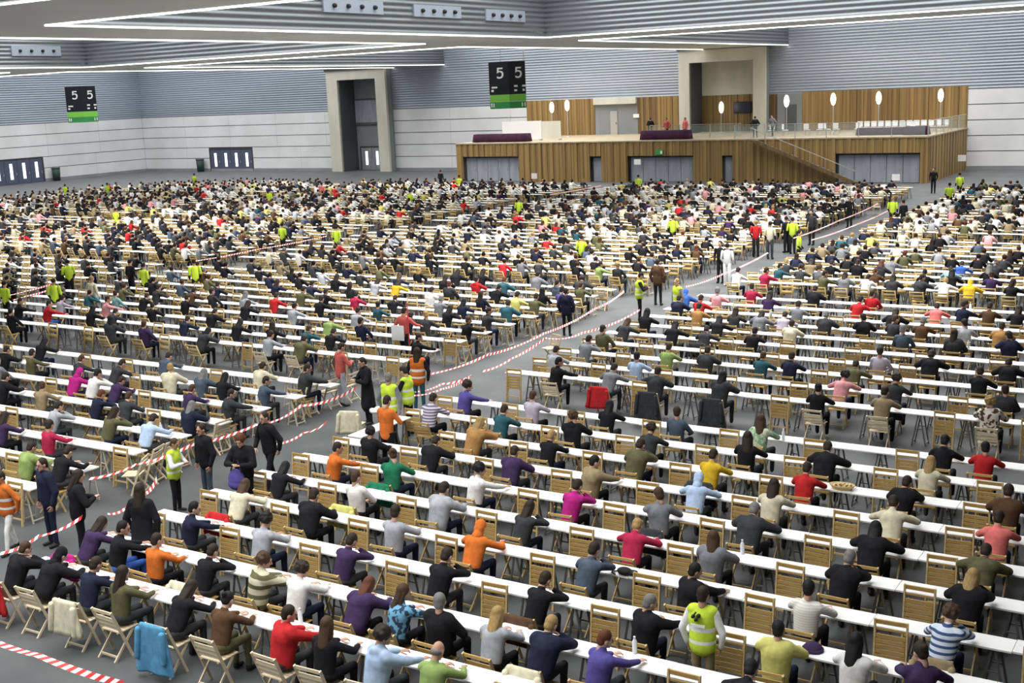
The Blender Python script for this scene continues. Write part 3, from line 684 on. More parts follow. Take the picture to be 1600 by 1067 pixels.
def shoe_mesh(a, t, nm):
    m = MB(); m.cap(a+V(0, -.02, -.045), t, .042, .038, 10, (.95, .8)); m.cap(a+V(0, -.01, -.03), a+V(0, 0, .02), .044, .042, 10); return remesh(m, nm, .012, [MT['shoe']], 2)
KIT = {}
def kit(P):
    if P.name not in KIT:
        KIT[P.name] = dict(body=body_mesh(P), slim=jacket_mesh(P, .012, name='top'), hood=jacket_mesh(P, .030, True, 'hooded_top'), bulk=jacket_mesh(P, .042, False, 'padded_jacket'),
            trousers=trousers_mesh(P), shoes=[shoe_mesh(P.al, P.tl, 'shoe_l_'+P.name), shoe_mesh(P.ar, P.tr, 'shoe_r_'+P.name)])
        if not P.seated: KIT[P.name]['vest'] = vest_mesh(P); KIT[P.name]['long'] = coat_long_mesh(P)
    return KIT[P.name]
def make_person(P, loc, rz, label, top, hair, style, legs='d', cut='slim', vest=None, mirror=False, scale=1., group=None, shoes=True, v=0):
    K = kit(P); sk = SKIN[int(abs(loc[0]*7+loc[1]*3)) % 3]
    o = link('person', K['body'], None, loc, rz, [sk, MT['eye'], MT['lip']]); tag(o, label, 'person', group)
    o.scale = (-scale if mirror else scale, scale, scale)
    if hair != 'x' or style == 'x' or style == 'h':
        hm = HAIRM['g'] if hair == 'x' else (topmat(top) if style == 'h' else HAIRM[hair])
        h = link('hood' if style == 'h' else 'hair', HAIR[style], o, mats=[hm]); h.matrix_local = P.headM
    nm = {'slim': 'jumper', 'hood': 'hooded_top', 'bulk': 'jacket', 'long': 'long_coat'}[cut]
    link(nm, K[cut], o, mats=[topmat(top, v)])
    link('trousers', K['trousers'], o, mats=[cloth(legs)])
    if shoes:
        for s in K['shoes']: link('shoe', s, o)
    if vest: link('vest', K['vest'], o, mats=[cloth(vest), MT['reflect']])
    return o
# coat draped over a chair back
def coat_mesh(seed, bottom):
    rnd = random.Random(seed); m = MB(); n = 32; ph = [rnd.uniform(0, 6) for _ in range(4)]
    def ring(z, off):
        t = (.84-z)/(.84-bottom); w = .245+.12*t; dth = .040+.010*t; yc = -.335-.05*min(1, t*1.6)+.0*t; out = []
        yc = -.25-.030-dth-.012*t
        for k in range(n):
            a = 2*PI*k/n; c, s_ = math.cos(a), math.sin(a); e = .55
            x = math.copysign(abs(c)**e, c)*(w-off); y = math.copysign(abs(s_)**e, s_)*(dth-off)
            f = t*(.026*math.sin(5*a+ph[0])+.018*math.sin(9*a+ph[1]+3*t)); out.append((x*(1+f*.6), yc+y+f*math.copysign(1, s_)*.8, z+.02*t*math.sin(3*a+ph[2])))
        return out
    zs = [.845, .835, .80, .72, .6, .48, .38, .3, .22, .15]; zs = [z for z in zs if z > bottom+.02]+[bottom]
    outer = [ring(z, (.03 if z > .84 else .012 if z > .83 else 0)) for z in zs]; m.ring_loft(outer, (True, False))
    bt = outer[-1]; inner = [ring(z, .014) for z in zs[::-1] if z < .83]; 
    m2 = [bt]+inner; m.ring_loft(m2, (False, True)); bmesh.ops.remove_doubles(m.bm, verts=m.bm.verts[:], dist=1e-5)
    # two empty sleeves hanging at the sides
    for s in (-1, 1): m.cap((s*.24, -.36, .74), (s*.27, -.40, max(bottom+.06, .34)), .05, .045, 10)
    return m.mesh('draped_coat', [MT['floor']], True)
COATS = [coat_mesh(1, .12), coat_mesh(5, .30), coat_mesh(9, .42)]
# ------------------------------------------------------------------ seating plan
X0, XM, XM2, XF = -17.17, -20.53, -41.6, -44.4
ROWS = [11.68+1.3*i for i in range(10)]+[26.50+1.4*i for i in range(10)]+[42.40+1.41*i for i in range(10)]+[58.35+1.41*i for i in range(10)]+[74.3+1.41*i for i in range(6)]
BLK = {'right': (X0, 40., 1), 'middle': (XM2, XM, -1), 'left': (-66.5, XF, -1), 'outer': (-92.5, -68.8, -1)}
# x,y of the head in the photograph; top, hair, hairstyle, then c=cut p=pose l=trousers k=coat on the chair m=mirrored
PEOPLE = """30,866,k,b,s,cb kr1;75,873,k,d,h,cb;150,893,n,d,s,kc1;193,908,v,d,o,;280,912,k,d,o,kS0;352,938,B,k,u,lv;453,965,r,d,s,cb p3;512,985,k,b,o,p2;595,993,l,d,c,ch p3;681,1034,V,x,x,p0
143,838,p,d,o,km2;190,828,k,k,s,lu p3;250,846,o,d,s,lk;323,860,k,d,s,p1 kc2;416,880,5,b,c,cb;463,892,w,d,c,ln;572,905,p,r,o,cb;615,910,2,b,o,p3 lk;696,936,k,g,s,cb;779,967,G,l,o,lk;848,991,n,l,s,cb kc2;941,1004,i,r,s,p3;1167,1058,k,k,s,
301,790,n,k,s,p3;413,818,G,k,c,;541,850,p,d,s,p1;689,872,k,d,s,p1;841,906,k,d,s,p1 kB2;1012,934,k,g,s,cb;1219,995,Y,k,s,cb p2 ln;1265,940,7,k,s,p2;1339,1025,w,k,o,;1446,1032,p,d,u,;1476,962,1,b,c,kb2 p1
375,768,c,b,o,kr2;488,790,k,d,s,cb;623,820,G,d,s,;744,838,o,d,h,p4;920,857,s,d,s,p1;1082,899,k,k,s,cb p3;1117,836,g,b,o,cb p2;1320,870,k,g,s,cb p1
1364,830,k,k,o,cb;1396,797,c,d,s,p4;1535,860,v,d,s,cb;1560,823,K,d,s,;1512,918,k,l,o,cb p1;1575,777,B,d,s,cb;1260,748,r,d,s,;1290,708,k,d,s,cb;1410,760,k,d,s,cb p1;1452,730,c,l,o,;1492,742,L,d,h,ch p4;1475,703,k,k,s,;1540,692,r,k,s,p2
1550,640,3,l,c,cb;1572,617,d,d,s,cb;1310,690,k,k,s,cb;1208,760,c,d,o,;1315,588,P,k,c,;1399,602,d,d,c,kd2;1380,628,b,d,s,;1532,592,k,d,s,;1427,588,v,b,o,;1335,576,v,d,s,;1377,556,f,d,s,;1455,562,k,d,s,cb;1395,546,n,l,c,;1577,563,k,d,s,cb;1232,558,n,d,s,;1280,611,k,k,s,
871,568,k,k,s,p3;867,555,G,d,s,;997,562,l,k,s,;1044,549,V,d,s,;1105,553,d,d,s,cb;1067,543,w,d,o,;1195,562,t,b,s,;952,586,g,d,s,kr1;1027,592,d,d,s,kd0 cb;1127,602,d,k,o,kd0 cb;836,632,f,b,s,;900,661,k,b,c,ch;952,643,k,k,o,;1062,643,s,d,s,;1017,676,d,d,c,;859,678,k,l,s,
995,700,v,d,s,cb p1;926,717,b,k,s,cb p3;1112,716,y,d,s,kd2;1170,701,k,d,o,;1190,673,6,b,o,;895,760,m,d,s,p1;1036,787,g,b,s,kd2;1090,758,l,g,h,p4;802,710,p,d,s,cb;1173,793,d,g,s,cb;819,797,d,d,o,p1;992,817,C,l,s,
525,698,o,d,s,p3;619,720,e,b,u,ke2;582,673,k,k,c,cb;675,638,4,d,s,;729,613,i,d,c,p3;786,641,t,d,s,;742,666,A,l,o,cb;675,703,k,d,s,cb p4;565,753,w,b,s,kY2;690,771,G,d,s,cb;747,741,w,k,c,;437,742,k,k,o,p4
1051,502,k,k,o,;1101,517,d,d,s,kd2;1176,523,k,k,s,;1236,513,c,d,s,cb;1070,538,P,d,c,;1132,548,c,l,o,;1122,502,k,k,o,;1155,489,d,d,o,;1183,483,g,d,o,cb;1220,493,f,d,s,p4;1290,500,d,g,s,cb;1247,479,g,d,s,;1202,467,p,d,o,;1224,462,Y,d,s,p4;1091,463,r,d,s,;1091,487,A,d,s,;1063,471,n,d,s,cb;1039,471,k,g,c,;1122,453,P,g,s,;1273,443,k,d,s,cb;1150,434,w,d,s,;1176,449,C,d,s,;1196,421,C,d,s,;1217,416,t,d,s,;1288,431,v,d,s,;1308,491,v,d,s,
1322,435,g,d,o,cb;1350,433,w,d,s,p1;1395,433,d,d,o,cb;1438,441,d,d,s,cb;1459,437,C,d,s,cb;1476,433,w,l,s,;1516,446,y,d,h,cb p4;1550,431,p,d,s,;1581,441,k,d,o,;1340,474,r,k,s,;1365,464,r,d,s,;1395,481,k,d,o,cb;1467,483,K,d,s,p4;1487,474,r,b,s,;1507,484,n,d,s,;1545,486,B,d,s,;1583,486,k,d,o,;1352,501,k,k,s,cb;1397,501,d,b,s,;1441,508,B,g,s,;1510,513,G,k,s,;1564,513,A,d,s,cb;1594,514,w,g,s,;1413,524,s,g,s,;1493,531,d,d,o,cb;1580,537,n,d,s,cb;1502,411,u,d,s,;1484,422,q,d,s,
24,500,k,k,s,kr1;77,483,r,d,s,p3 lu;177,510,d,k,o,kd0 cb;232,523,p,b,s,kp0 cb;32,479,k,d,s,p3;144,489,k,k,o,;174,479,d,d,s,;241,483,k,d,s,;287,491,n,d,s,;139,462,t,d,s,p3;185,458,q,d,s,;167,465,P,d,s,;223,459,k,d,s,p4;96,466,f,d,s,;129,454,r,d,s,p4
8,546,k,d,s,cb;64,538,k,k,o,p4;124,554,d,b,s,;179,558,d,d,s,;258,564,s,d,s,p4;120,576,m,d,h,p4;54,561,v,d,s,;179,583,p,d,s,;199,573,g,k,s,p3;270,576,c,l,s,cb;142,589,w,k,s,p1 ;68,594,b,b,s,;75,616,c,l,c,cb;197,608,d,b,s,;298,611,p,b,s,;152,616,n,r,s,p1;4,571,g,g,s,;5,592,k,d,s,cb;218,627,k,d,s,p3;298,641,n,g,o,cb;345,593,k,k,o,;360,617,d,d,s,cb p3;172,647,v,d,o,p1;85,638,G,d,s,p1;232,666,l,d,s,p4;82,674,C,d,s,p2;162,701,k,d,s,p4;45,701,V,d,s,cb;5,656,p,d,o,;8,638,k,d,s,
317,527,d,k,o,kd0 cb;291,471,k,d,s,;336,461,d,d,s,;330,486,k,d,s,cb;382,463,G,g,o,;383,478,k,d,o,;430,469,r,d,s,;370,510,k,k,o,p4;420,520,G,d,s,;459,484,G,k,s,;477,505,t,b,s,;513,493,V,d,s,p4;516,521,k,d,s,p4;569,510,n,d,s,;470,536,v,d,s,cb;501,469,k,d,s,;556,463,C,d,s,;471,460,v,d,s,;557,483,G,d,s,;409,577,c,d,s,cb;479,580,d,d,s,p3 cb;415,598,s,d,s,p3;321,576,s,g,o,cb;428,509,k,d,o,
587,500,k,k,s,;641,491,k,k,s,;665,502,d,l,s,;680,523,k,d,s,p3;731,506,k,b,s,p3;699,482,k,d,o,;687,463,g,g,s,;723,467,n,k,o,;762,491,d,d,s,p3;794,482,t,d,s,cb;755,457,n,d,o,;592,472,t,k,s,;614,461,k,d,s,p4;618,438,y,d,o,;744,482,Y,d,s,;777,472,c,l,s,;807,459,Y,d,s,;837,472,v,d,s,;852,459,k,k,o,;695,433,k,d,o,cb;712,421,k,k,o,cb;753,420,k,d,o,;788,412,r,d,s,;787,437,t,r,s,cb;839,427,g,k,s,cb;857,460,k,k,o,;890,452,i,d,s,;922,445,v,b,s,;937,424,V,d,s,;1010,495,k,k,o,;974,510,d,b,o,;946,521,v,d,s,;915,537,g,k,s,p1
1014,452,u,d,h,cb;1440,1062,p,d,u,;1185,1012,k,d,s,"""
# standing people: px of the head, height of the head centre or px of the feet, colours and stance
STAND = """18,748,f20:862,o,d,s,slim,o,w,1,180,person in orange tabard and white trousers at the tape, far left edge
77,727,f85:852,n,d,s,bulk,,n,0,170,dark-haired person in navy jacket and jeans standing behind the tape
115,745,h1.6,k,d,o,bulk,,k,2,-30,person in black coat reaching towards the tape, beside the navy jacket
217,770,h1.58,k,d,o,long,,k,0,20,person in long black coat standing in the aisle by the nearest tables
277,712,f278:800,w,b,s,slim,L,k,2,-70,person in lime vest holding a tape in the aisle, seen side-on
322,672,f328:785,k,d,s,bulk,,s,0,170,tall person in dark jacket and jeans facing the camera in the aisle
378,688,h1.58,k,r,c,bulk,,k,2,200,person in dark clothes carrying a purple bag in the aisle
417,652,f434,k,d,s,bulk,,k,1,170,person in black walking down the aisle behind the purple bag
571,562,h1.65,k,d,s,long,,k,2,150,person in black coat talking to the two lime vests
606,588,h1.66,g,g,s,slim,L,k,0,10,grey-haired person in lime vest seen from behind beside the crossing table
635,580,h1.6,k,d,s,slim,L,k,2,100,person in lime vest seen side-on, right of the grey-haired one
651,550,h1.62,k,d,o,slim,o,t,0,20,person in orange tabard leaning by the tape behind two lime vests
601,628,h1.6,o,d,s,slim,,k,2,0,person in orange shirt standing at the crossing table
529,543,h1.6,R,d,s,slim,,G,2,-20,person in brick-red top and jeans standing at the cross-aisle table end
885,456,f886:525,n,d,s,bulk,,k,0,10,person in navy jacket standing alone in the middle of the aisle
1097,932,y13.75,w,d,s,slim,L,b,0,5,person in lime vest with black mark standing between the second and third tables
998,430,h1.62,k,k,s,slim,L,k,2,-60,black-haired person in lime vest at the aisle mouth, nearest three standing together
1027,407,h1.68,B,d,s,bulk,,k,0,0,person in brown jacket standing between two lime vests in the aisle
1059,440,h1.62,g,l,s,slim,L,k,0,150,fair-haired person in lime vest right of the brown jacket
1125,391,f1126:442,k,d,s,long,,k,1,180,person in black walking beside the aisle tape
1136,384,h1.62,w,d,o,long,,w,0,0,person in white coat standing at the aisle end of a row
1181,360,f1181:402,r,l,s,bulk,,k,1,10,person in red jacket standing in the aisle
1201,366,f1203:405,c,d,s,bulk,,d,0,0,person in beige jacket standing in the aisle beside the red jacket
1229,340,h1.66,k,d,s,bulk,,k,2,60,person in black standing behind the pair of lime vests in the aisle
1238,366,f1238:397,g,d,s,slim,L,k,0,0,person in lime vest seen from behind, right of the beige jacket
1248,364,h1.6,k,d,s,slim,L,k,2,-80,person in lime vest partly hidden behind another lime vest
1268,330,f1268:383,d,d,s,bulk,,k,1,170,person in dark clothes striding along the aisle
1328,318,f1327:356,k,d,s,long,,k,0,170,person in long dark coat alone in the far aisle
1395,311,h1.6,g,l,s,slim,L,k,0,0,person in lime vest at the far aisle end
1412,316,h1.6,k,d,s,bulk,,k,2,60,person in black beside the lime vest at the far aisle end
1458,268,f1458:302,k,d,s,long,,k,0,180,person in black standing at the far end by the gallery corner
1484,289,h1.6,g,k,s,slim,L,k,0,0,nearer of two lime vests at the right end of the gallery
1500,273,h1.6,g,d,s,slim,L,k,0,40,farther of two lime vests at the right end of the gallery
628,484,h1.66,R,d,s,slim,,k,3,0,person in red holding up a white placard among the tables
83,440,h1.6,g,d,s,slim,L,k,0,30,person in lime vest at the end of the far left tape
303,410,h1.6,g,d,s,slim,L,k,2,60,person in lime vest where the second aisle tape begins
223,416,h1.6,g,d,s,slim,L,k,0,0,person in lime vest among the far left tables
105,410,h1.6,g,d,s,slim,L,k,2,60,person in lime vest raising arms, far left block
6,446,h1.55,g,d,s,slim,L,k,0,0,person in lime vest at the far left edge
142,436,h1.6,c,l,s,bulk,,c,0,0,person in cream coat standing in the second aisle
202,410,h1.6,k,d,s,bulk,,k,0,0,person in black standing in the second aisle
180,328,h1.6,g,d,s,slim,L,k,0,0,person in lime vest, far left crowd
420,299,h1.6,g,d,s,slim,L,k,0,0,person in lime vest, far crowd left
440,352,h1.6,g,d,s,slim,L,k,0,0,person in lime vest, far crowd left of centre
525,356,h1.6,g,d,s,slim,L,k,0,0,person in lime vest at the second aisle
908,372,h1.6,g,d,s,slim,L,k,0,0,person in lime vest, far middle
810,312,h1.6,g,d,s,slim,L,k,0,0,lime vest
717,276,h1.6,g,d,s,slim,L,k,0,0,lime vest
997,276,h1.6,g,d,s,slim,L,k,0,0,lime vest
1051,340,h1.6,g,d,s,slim,L,k,0,0,lime vest
640,300,h1.6,g,d,s,slim,L,k,0,0,lime vest
303,273,h1.6,g,d,s,slim,L,k,0,0,lime vest
101,290,h1.6,g,d,s,slim,L,k,0,0,lime vest
167,288,h1.6,g,d,s,slim,L,k,0,0,lime vest
688,268,h1.6,k,d,s,bulk,,k,0,0,dark
502,288,h1.6,K,d,s,bulk,,k,0,0,red"""
# people up on the gallery: px head, Y, top, label
UPPER = """1042,187,95.9,R,person in red standing behind the purple gallery table
1071,200,95.6,K,person in coral pink at the right end of the purple gallery table
1016,186,97.5,k,person in black at the left of the purple gallery table
1180,192,94.3,k,person in black standing at the gallery edge by the right portal
1207,193,96.0,g,person in grey standing on the gallery right of the portal"""
rng = random.Random(11)
def block_of(x):
    for n, (a, b, s) in BLK.items():
        if a-.6 <= x <= b+.6: return n
    return None
persons = []   # dict(kind, x, y, ...)
def add_seated(d):
    for q in persons:
        if q['row'] == d['row'] and q['blk'] == d['blk'] and abs(q['x']-d['x']) < (.50 if d['ann'] else .74): return None
    persons.append(d); return d
for tok in PEOPLE.replace('\n', ';').split(';'):
    f = tok.split(','); hx, hy = float(f[0]), float(f[1])
    g = at_z(hx, hy, 1.17)
    i = min(range(len(ROWS)), key=lambda k: abs(ROWS[k]-.27-g.y))
    g = at_y(hx, hy, ROWS[i]-.27); x = g.x
    bl = 'right' if x > -18.8 else 'middle' if x > -42.8 else 'left'
    a, b, s = BLK[bl]; x = min(max(x, a+.3), b-.3)
    fl = {t[0]: t[1:] for t in f[5].split()}
    add_seated(dict(row=i, blk=bl, x=x, top=f[2], hair=f[3], style=f[4], cut={'b': 'bulk', 'h': 'hood'}.get(fl.get('c'), 'slim'), pose=int(fl['p']) if 'p' in fl else None, legs=fl.get('l', rng.choice('kdnd')), coat=fl.get('k'), ann=True))
# neighbours who sit nearly elbow to elbow are nudged apart to .74 m
for _ in range(6):
    for i_ in range(len(ROWS)):
        for bl in BLK:
            L = sorted([p for p in persons if p['row'] == i_ and p['blk'] == bl], key=lambda p: p['x'])
            for a_, b_ in zip(L, L[1:]):
                g_ = .76-(b_['x']-a_['x'])
                if g_ > 0: a_['x'] -= g_/2; b_['x'] += g_/2
n_ann = len(persons)
PAL_NEAR = 'kkkkkkkkkkddddddnnngGsvBbwcGkkdrv'
PAL_FAR = 'kkkkkkkkkddddnngGGGwwwwwwwcccccYbvBrkkwwcGs'+'PptKqf'[:3]
for i, Y in enumerate(ROWS):
    for bl, (a, b, s) in BLK.items():
        k = 0
        while True:
            x = (a+1.2+1.83*k) if s > 0 else (b-1.2-1.83*k); k += 1
            if x > b or x < a+.3: break
            if not inview((x, Y, 1.), 40): continue
            if bl == 'outer' and Y > 76+ (x+92)*.5: continue
            py = px((x, Y, 1.2))[1]
            if i < 20:
                lim = 440 if bl == 'right' else 455
                if py > lim: continue
            offs = [0, .92] if i >= 20 and rng.random() < (.40 if i < 30 else .75) else [0]
            for o in offs:
                if rng.random() < (.14 if i < 30 else .05): continue
                xx = x+o+rng.uniform(-.13, .13)
                if xx > b-.3: continue
                pal = PAL_NEAR if i < 27 else PAL_FAR
                add_seated(dict(row=i, blk=bl, x=xx, top=rng.choice(pal), hair=rng.choice('kkkddddddbblgr'), style=rng.choice('ssssoocut'), cut=rng.choice(['slim', 'slim', 'bulk', 'hood']), pose=None, legs=rng.choice('kdnd'), coat=None, ann=False))
stand = []
for line in STAND.split('\n'):
    f = line.split(',', 11); hx, hy = float(f[0]), float(f[1])
    if f[2][0] == 'f':
        q = f[2][1:].split(':'); g = at_z(float(q[0]), float(q[1]), 0) if len(q) == 2 else at_z(hx, hy, 1.58)
        hz = at_y(hx, hy, g.y).z; sc = min(1.08, max(.9, hz/1.60))
    elif f[2][0] == 'y': g = at_y(hx, hy, float(f[2][1:])); sc = min(1.08, max(.92, g.z/1.60))
    else: g = at_z(hx, hy, float(f[2][1:])); sc = 1.
    stand.append(dict(x=g.x, y=g.y, top=f[3], hair=f[4], style=f[5], cut=f[6], vest=f[7] or None, legs=f[8], pose=int(f[9]), rz=math.radians(float(f[10])), label=f[11], sc=sc))
def dist(x, y): return math.hypot(x, y)
cand = [(dist(p['x'], ROWS[p['row']]), 0, n) for n, p in enumerate(persons)]+[(dist(p['x'], p['y']), 1, n) for n, p in enumerate(stand)]
cand.sort(); near = cand[:300]
nearP = {n for d, t, n in near if t == 0}; nearS = {n for d, t, n in near if t == 1}
# order along the rows, for the labels
FIRST = {}
for p in persons: FIRST[p['blk']] = min(FIRST.get(p['blk'], 99), p['row'])
def rowname(i, bl):
    n = i-FIRST.get(bl, 0)+1
    return ('nearest row' if n <= 1 else ordi(n)+' row')+' of %s block' % {'outer': 'outermost left', 'left': 'far left'}.get(bl, bl)
def aisle_order(items, bl):
    s = BLK[bl][2]; return sorted(items, key=lambda t: t['x']*s)
byrow = {}
for n, p in enumerate(persons):
    byrow.setdefault((p['blk'], p['row']), []).append(p)
for (bl, i), L in byrow.items():
    for k, p in enumerate(aisle_order(L, bl)): p['ord'] = k+1
GARM = {'slim': 'top', 'hood': 'hooded top', 'bulk': 'jacket', 'long': 'long coat'}
HEADW = {'writing': 0}
chairs, coats = [], []
for n, p in enumerate(persons):
    Y = ROWS[p['row']]; p['y'] = Y
    occ = dict(x=p['x'], y=Y-.53, row=p['row'], blk=p['blk'], occ=True, pale=p['row'] in (0, 10), p=p); p['chair'] = occ; chairs.append(occ)
    if n in nearP:
        ps = p['pose'] if p['pose'] is not None else rng.choice([0, 0, 0, 0, 1, 2, 3, 4, 4, 5])
        lab = '%s person in %s %s, %s, %s from the aisle' % (HNAME[p['hair']] if p['style'] != 'h' else 'hooded', topname(p['top']), GARM[p['cut']], rowname(p['row'], p['blk']), ordi(p['ord']))
        make_person(POSES[ps], (p['x'], Y-.44, 0), rng.uniform(-.07, .07), lab, p['top'], p['hair'], p['style'], p['legs'], p['cut'], mirror=rng.random() < .5 if p['pose'] is None else False, scale=rng.uniform(.97, 1.05), group='candidates seated at the tables', shoes=p['row'] < 8, v=rng.choice([0, 0, 1, 2]) if not p['ann'] else 0)
for n, p in enumerate(stand):
    if n in nearS:
        make_person(SPOSES[p['pose']], (p['x'], p['y'], 0), p['rz'], p['label'], p['top'], p['hair'], p['style'], p['legs'], p['cut'], p['vest'], False, p['sc'], 'people standing in the aisles')
for line in UPPER.split('\n'):
    f = line.split(','); g = at_y(float(f[0]), float(f[1]), float(f[2])); 
    make_person(SPOSES[int(float(f[0])) % 3], (g.x, float(f[2]), GZ), 2.8 if f[3] in 'RKg' else .5, f[4], f[3], 'd', 's', 'k', 'bulk', None, False, 1., 'people on the gallery')
# empty chairs tucked under the tables
for i, Y in enumerate(ROWS):
    for bl, (a, b, s) in BLK.items():
        k = 0; here = [p['x'] for p in persons if p['row'] == i and p['blk'] == bl]
        while True:
            x = (a+.33+1.83*k) if s > 0 else (b-.33-1.83*k); k += 1
            if x > b or x < a: break
            if not inview((x, Y, .6), 50): continue
            if any(abs(h-x) < .5 for h in here): continue
            if bl == 'outer' and Y > 76+(x+92)*.5: continue
            if rng.random() < .08: continue
            if bl == 'right' and i == 7 and k == 1: continue
            chairs.append(dict(x=x+rng.uniform(-.05, .05), y=Y-.005-rng.uniform(0, .03), row=i, blk=bl, occ=False, pale=2, rz=rng.uniform(-.06, .06)))
chairs.sort(key=lambda c: dist(c['x'], c['y']))
cn = {}
for c in chairs: cn.setdefault((c['blk'], c['row'], c['occ']), []).append(c)
for (bl, i, occ), L in cn.items():
    for k, c in enumerate(aisle_order(L, bl)): c['ord'] = k+1
for c in chairs[:292]:
    if c['occ']:
        lab = 'folding chair under the %s person from the aisle, %s' % (ordi(c['p']['ord']), rowname(c['row'], c['blk']))
    else: lab = 'folded wooden chair against the table, %s, %s folded one from aisle' % (rowname(c['row'], c['blk']), ordi(c['ord']))
    make_chair((c['x'], c['y'], 0), c.get('rz', rng.uniform(-.05, .05)), lab, c['pale'], 'folding chairs along the table rows')
    if c['occ'] and c['p']['coat']:
        k = c['p']['coat']; o = link('coat', COATS[int(k[1])], None, (c['x'], c['y'], 0), 0, [topmat(k[0])])
        tag(o, '%s coat on the chair of %s person from aisle, %s' % (topname(k[0]), ordi(c['p']['ord']), rowname(c['row'], c['blk'])), 'coat', 'coats hung over chair backs')
# tables
tabs = []
for i, Y in enumerate(ROWS):
    for bl, (a, b, s) in BLK.items():
        k = 0
        while True:
            xl = a+TL*k if s > 0 else b-TL*(k+1); k += 1
            if xl > b-.5 or xl < a-1.2: break
            if not (inview((xl, Y, .73), 40) or inview((xl+TL, Y, .73), 40) or inview((xl+TL/2, Y, .73), 40)): continue
            if bl == 'outer' and Y > 76+(xl+92)*.5: continue
            if bl == 'right' and i == 7 and k == 1: continue
            tabs.append(dict(x=xl, y=Y, row=i, blk=bl, ord=k))
tabs.sort(key=lambda c: dist(c['x']+TL/2, c['y']))
for c in tabs[:298]:
    pp = [q['x']-c['x'] for q in persons if q['row'] == c['row'] and q['blk'] == c['blk'] and -.5 < q['x']-c['x'] < TL+.5]; tx = []
    for want in (.74, 1.62):
        ok = [w_ for w_ in [.2+.05*k for k in range(29)] if all(abs(w_-h) > .40 for h in pp) and all(abs(w_-h) > .45 for h in tx)]
        tx.append(min(ok, key=lambda w_: abs(w_-want)) if ok else want)
    make_table((c['x'], c['y']+rng.uniform(-.015, .015), 0), rng.uniform(-.006, .006), 'white trestle table, %s, %s table from the aisle' % (rowname(c['row'], c['blk']), ordi(c['ord'])), c['blk'] == 'middle' and c['ord'] == 1, 'white trestle tables in rows', tx)
make_table((X0+.40, ROWS[6]+.44+.06, 0), PI/2, 'white trestle table set crosswise at the aisle end, by the orange shirt', False, 'white trestle tables in rows')
# ------------------------------------------------------------------ the far mass: one object each
def template(mb):
    bm = mb.bm; bmesh.ops.triangulate(bm, faces=[f for f in bm.faces if len(f.verts) > 4]); bm.verts.ensure_lookup_table()
    v = np.array([x.co[:] for x in bm.verts], np.float32); fi = [[q.index for q in f.verts] for f in bm.faces]; mi = np.array([f.material_index for f in bm.faces]); bm.free()
    lens = np.array([len(f) for f in fi]); idx = np.concatenate([np.array(f) for f in fi]); vm = np.zeros(len(v), int)
    for f, m_ in zip(fi, mi): vm[f] = m_
    return v, lens, idx, vm
def mass(name, tmpl, inst, mats, label, cat, colour=True):
    """inst: list of (x, y, z, rz, scale, [colours per material index])"""
    nv = sum(len(tmpl[t[6] if len(t) > 6 else 0][0]) for t in inst)
    V_, L_, I_, C_ = [], [], [], []; off = 0
    for t in inst:
        v, lens, idx, vm = tmpl[t[6] if len(t) > 6 else 0]; c, s = math.cos(t[3]), math.sin(t[3])
        w = np.empty_like(v); w[:, 0] = (v[:, 0]*c-v[:, 1]*s)*t[4]+t[0]; w[:, 1] = (v[:, 0]*s+v[:, 1]*c)*t[4]+t[1]; w[:, 2] = v[:, 2]*t[4]+t[2]
        V_.append(w); L_.append(lens); I_.append(idx+off); off += len(v)
        if colour: C_.append(np.array([(*q, 1) for q in t[5]], np.float32)[vm])
    V_ = np.concatenate(V_); L_ = np.concatenate(L_).astype(np.int32); I_ = np.concatenate(I_).astype(np.int32)
    me = bpy.data.meshes.new(name); me.vertices.add(len(V_)); me.vertices.foreach_set('co', V_.ravel())
    me.loops.add(len(I_)); me.loops.foreach_set('vertex_index', I_); me.polygons.add(len(L_))
    me.polygons.foreach_set('loop_start', np.concatenate([[0], np.cumsum(L_)[:-1]]).astype(np.int32)); me.polygons.foreach_set('loop_total', L_)
    me.update(calc_edges=True)
    if colour:
        at = me.color_attributes.new('cloth', 'FLOAT_COLOR', 'POINT'); at.data.foreach_set('color', np.concatenate(C_).ravel())
    for m_ in mats: me.materials.append(m_)
    me.validate(); o = link(name, me); tag(o, label, cat, None, 'stuff'); return o
def attrmat(name):
    m = mat(name, (.5, .5, .5), .9, 0, .15); n, l, b = nodes(m); a = n.new('ShaderNodeAttribute'); a.attribute_name = 'cloth'; l.new(a.outputs['Color'], b.inputs['Base Color']); return m
CM = attrmat('crowd_cloth')
def low_person(arms):
    m = MB(); m.mi = 0; m.cap((0, .0, .52), (0, .09, .90), .15, .155, 8, (1.15, .8), 1); m.cap((-.14, .12, .98), (.14, .12, .98), .075, .075, 7, rings=1)
    for s in (-1, 1):
        if arms == 1 and s == 1: e, h = V(.26, .42, .80), V(.12, .28, 1.02)
        else: e, h = V(s*.27, .27, .79), V(s*.15, .54, .78)
        m.cap((s*.18, .11, .96), e, .062, .055, 6, rings=1); m.cap(e, h, .052, .04, 6, rings=1)
    m.mi = 1; m.cap((-.10, .0, .53), (-.12, .40, .53), .085, .07, 6, rings=1); m.cap((.10, .0, .53), (.12, .40, .53), .085, .07, 6, rings=1)
    for s in (-1, 1): m.cap((s*.12, .40, .5), (s*.115, .38, .07), .06, .045, 6, rings=1)
    m.mi = 2; m.ell((0, .225, 1.15), (.078, .098, .11), seg=10, rings=7); m.cap((0, .13, 1.0), (0, .19, 1.09), .055, .05, 6, rings=1)
    m.mi = 3; m.ell((0, .20, 1.185), (.09, .098, .10), seg=10, rings=7)
    if arms == 2: m.cap((0, .16, 1.14), (0, .08, .95), .085, .07, 8, (1.1, .7), 1)
    return template(m)
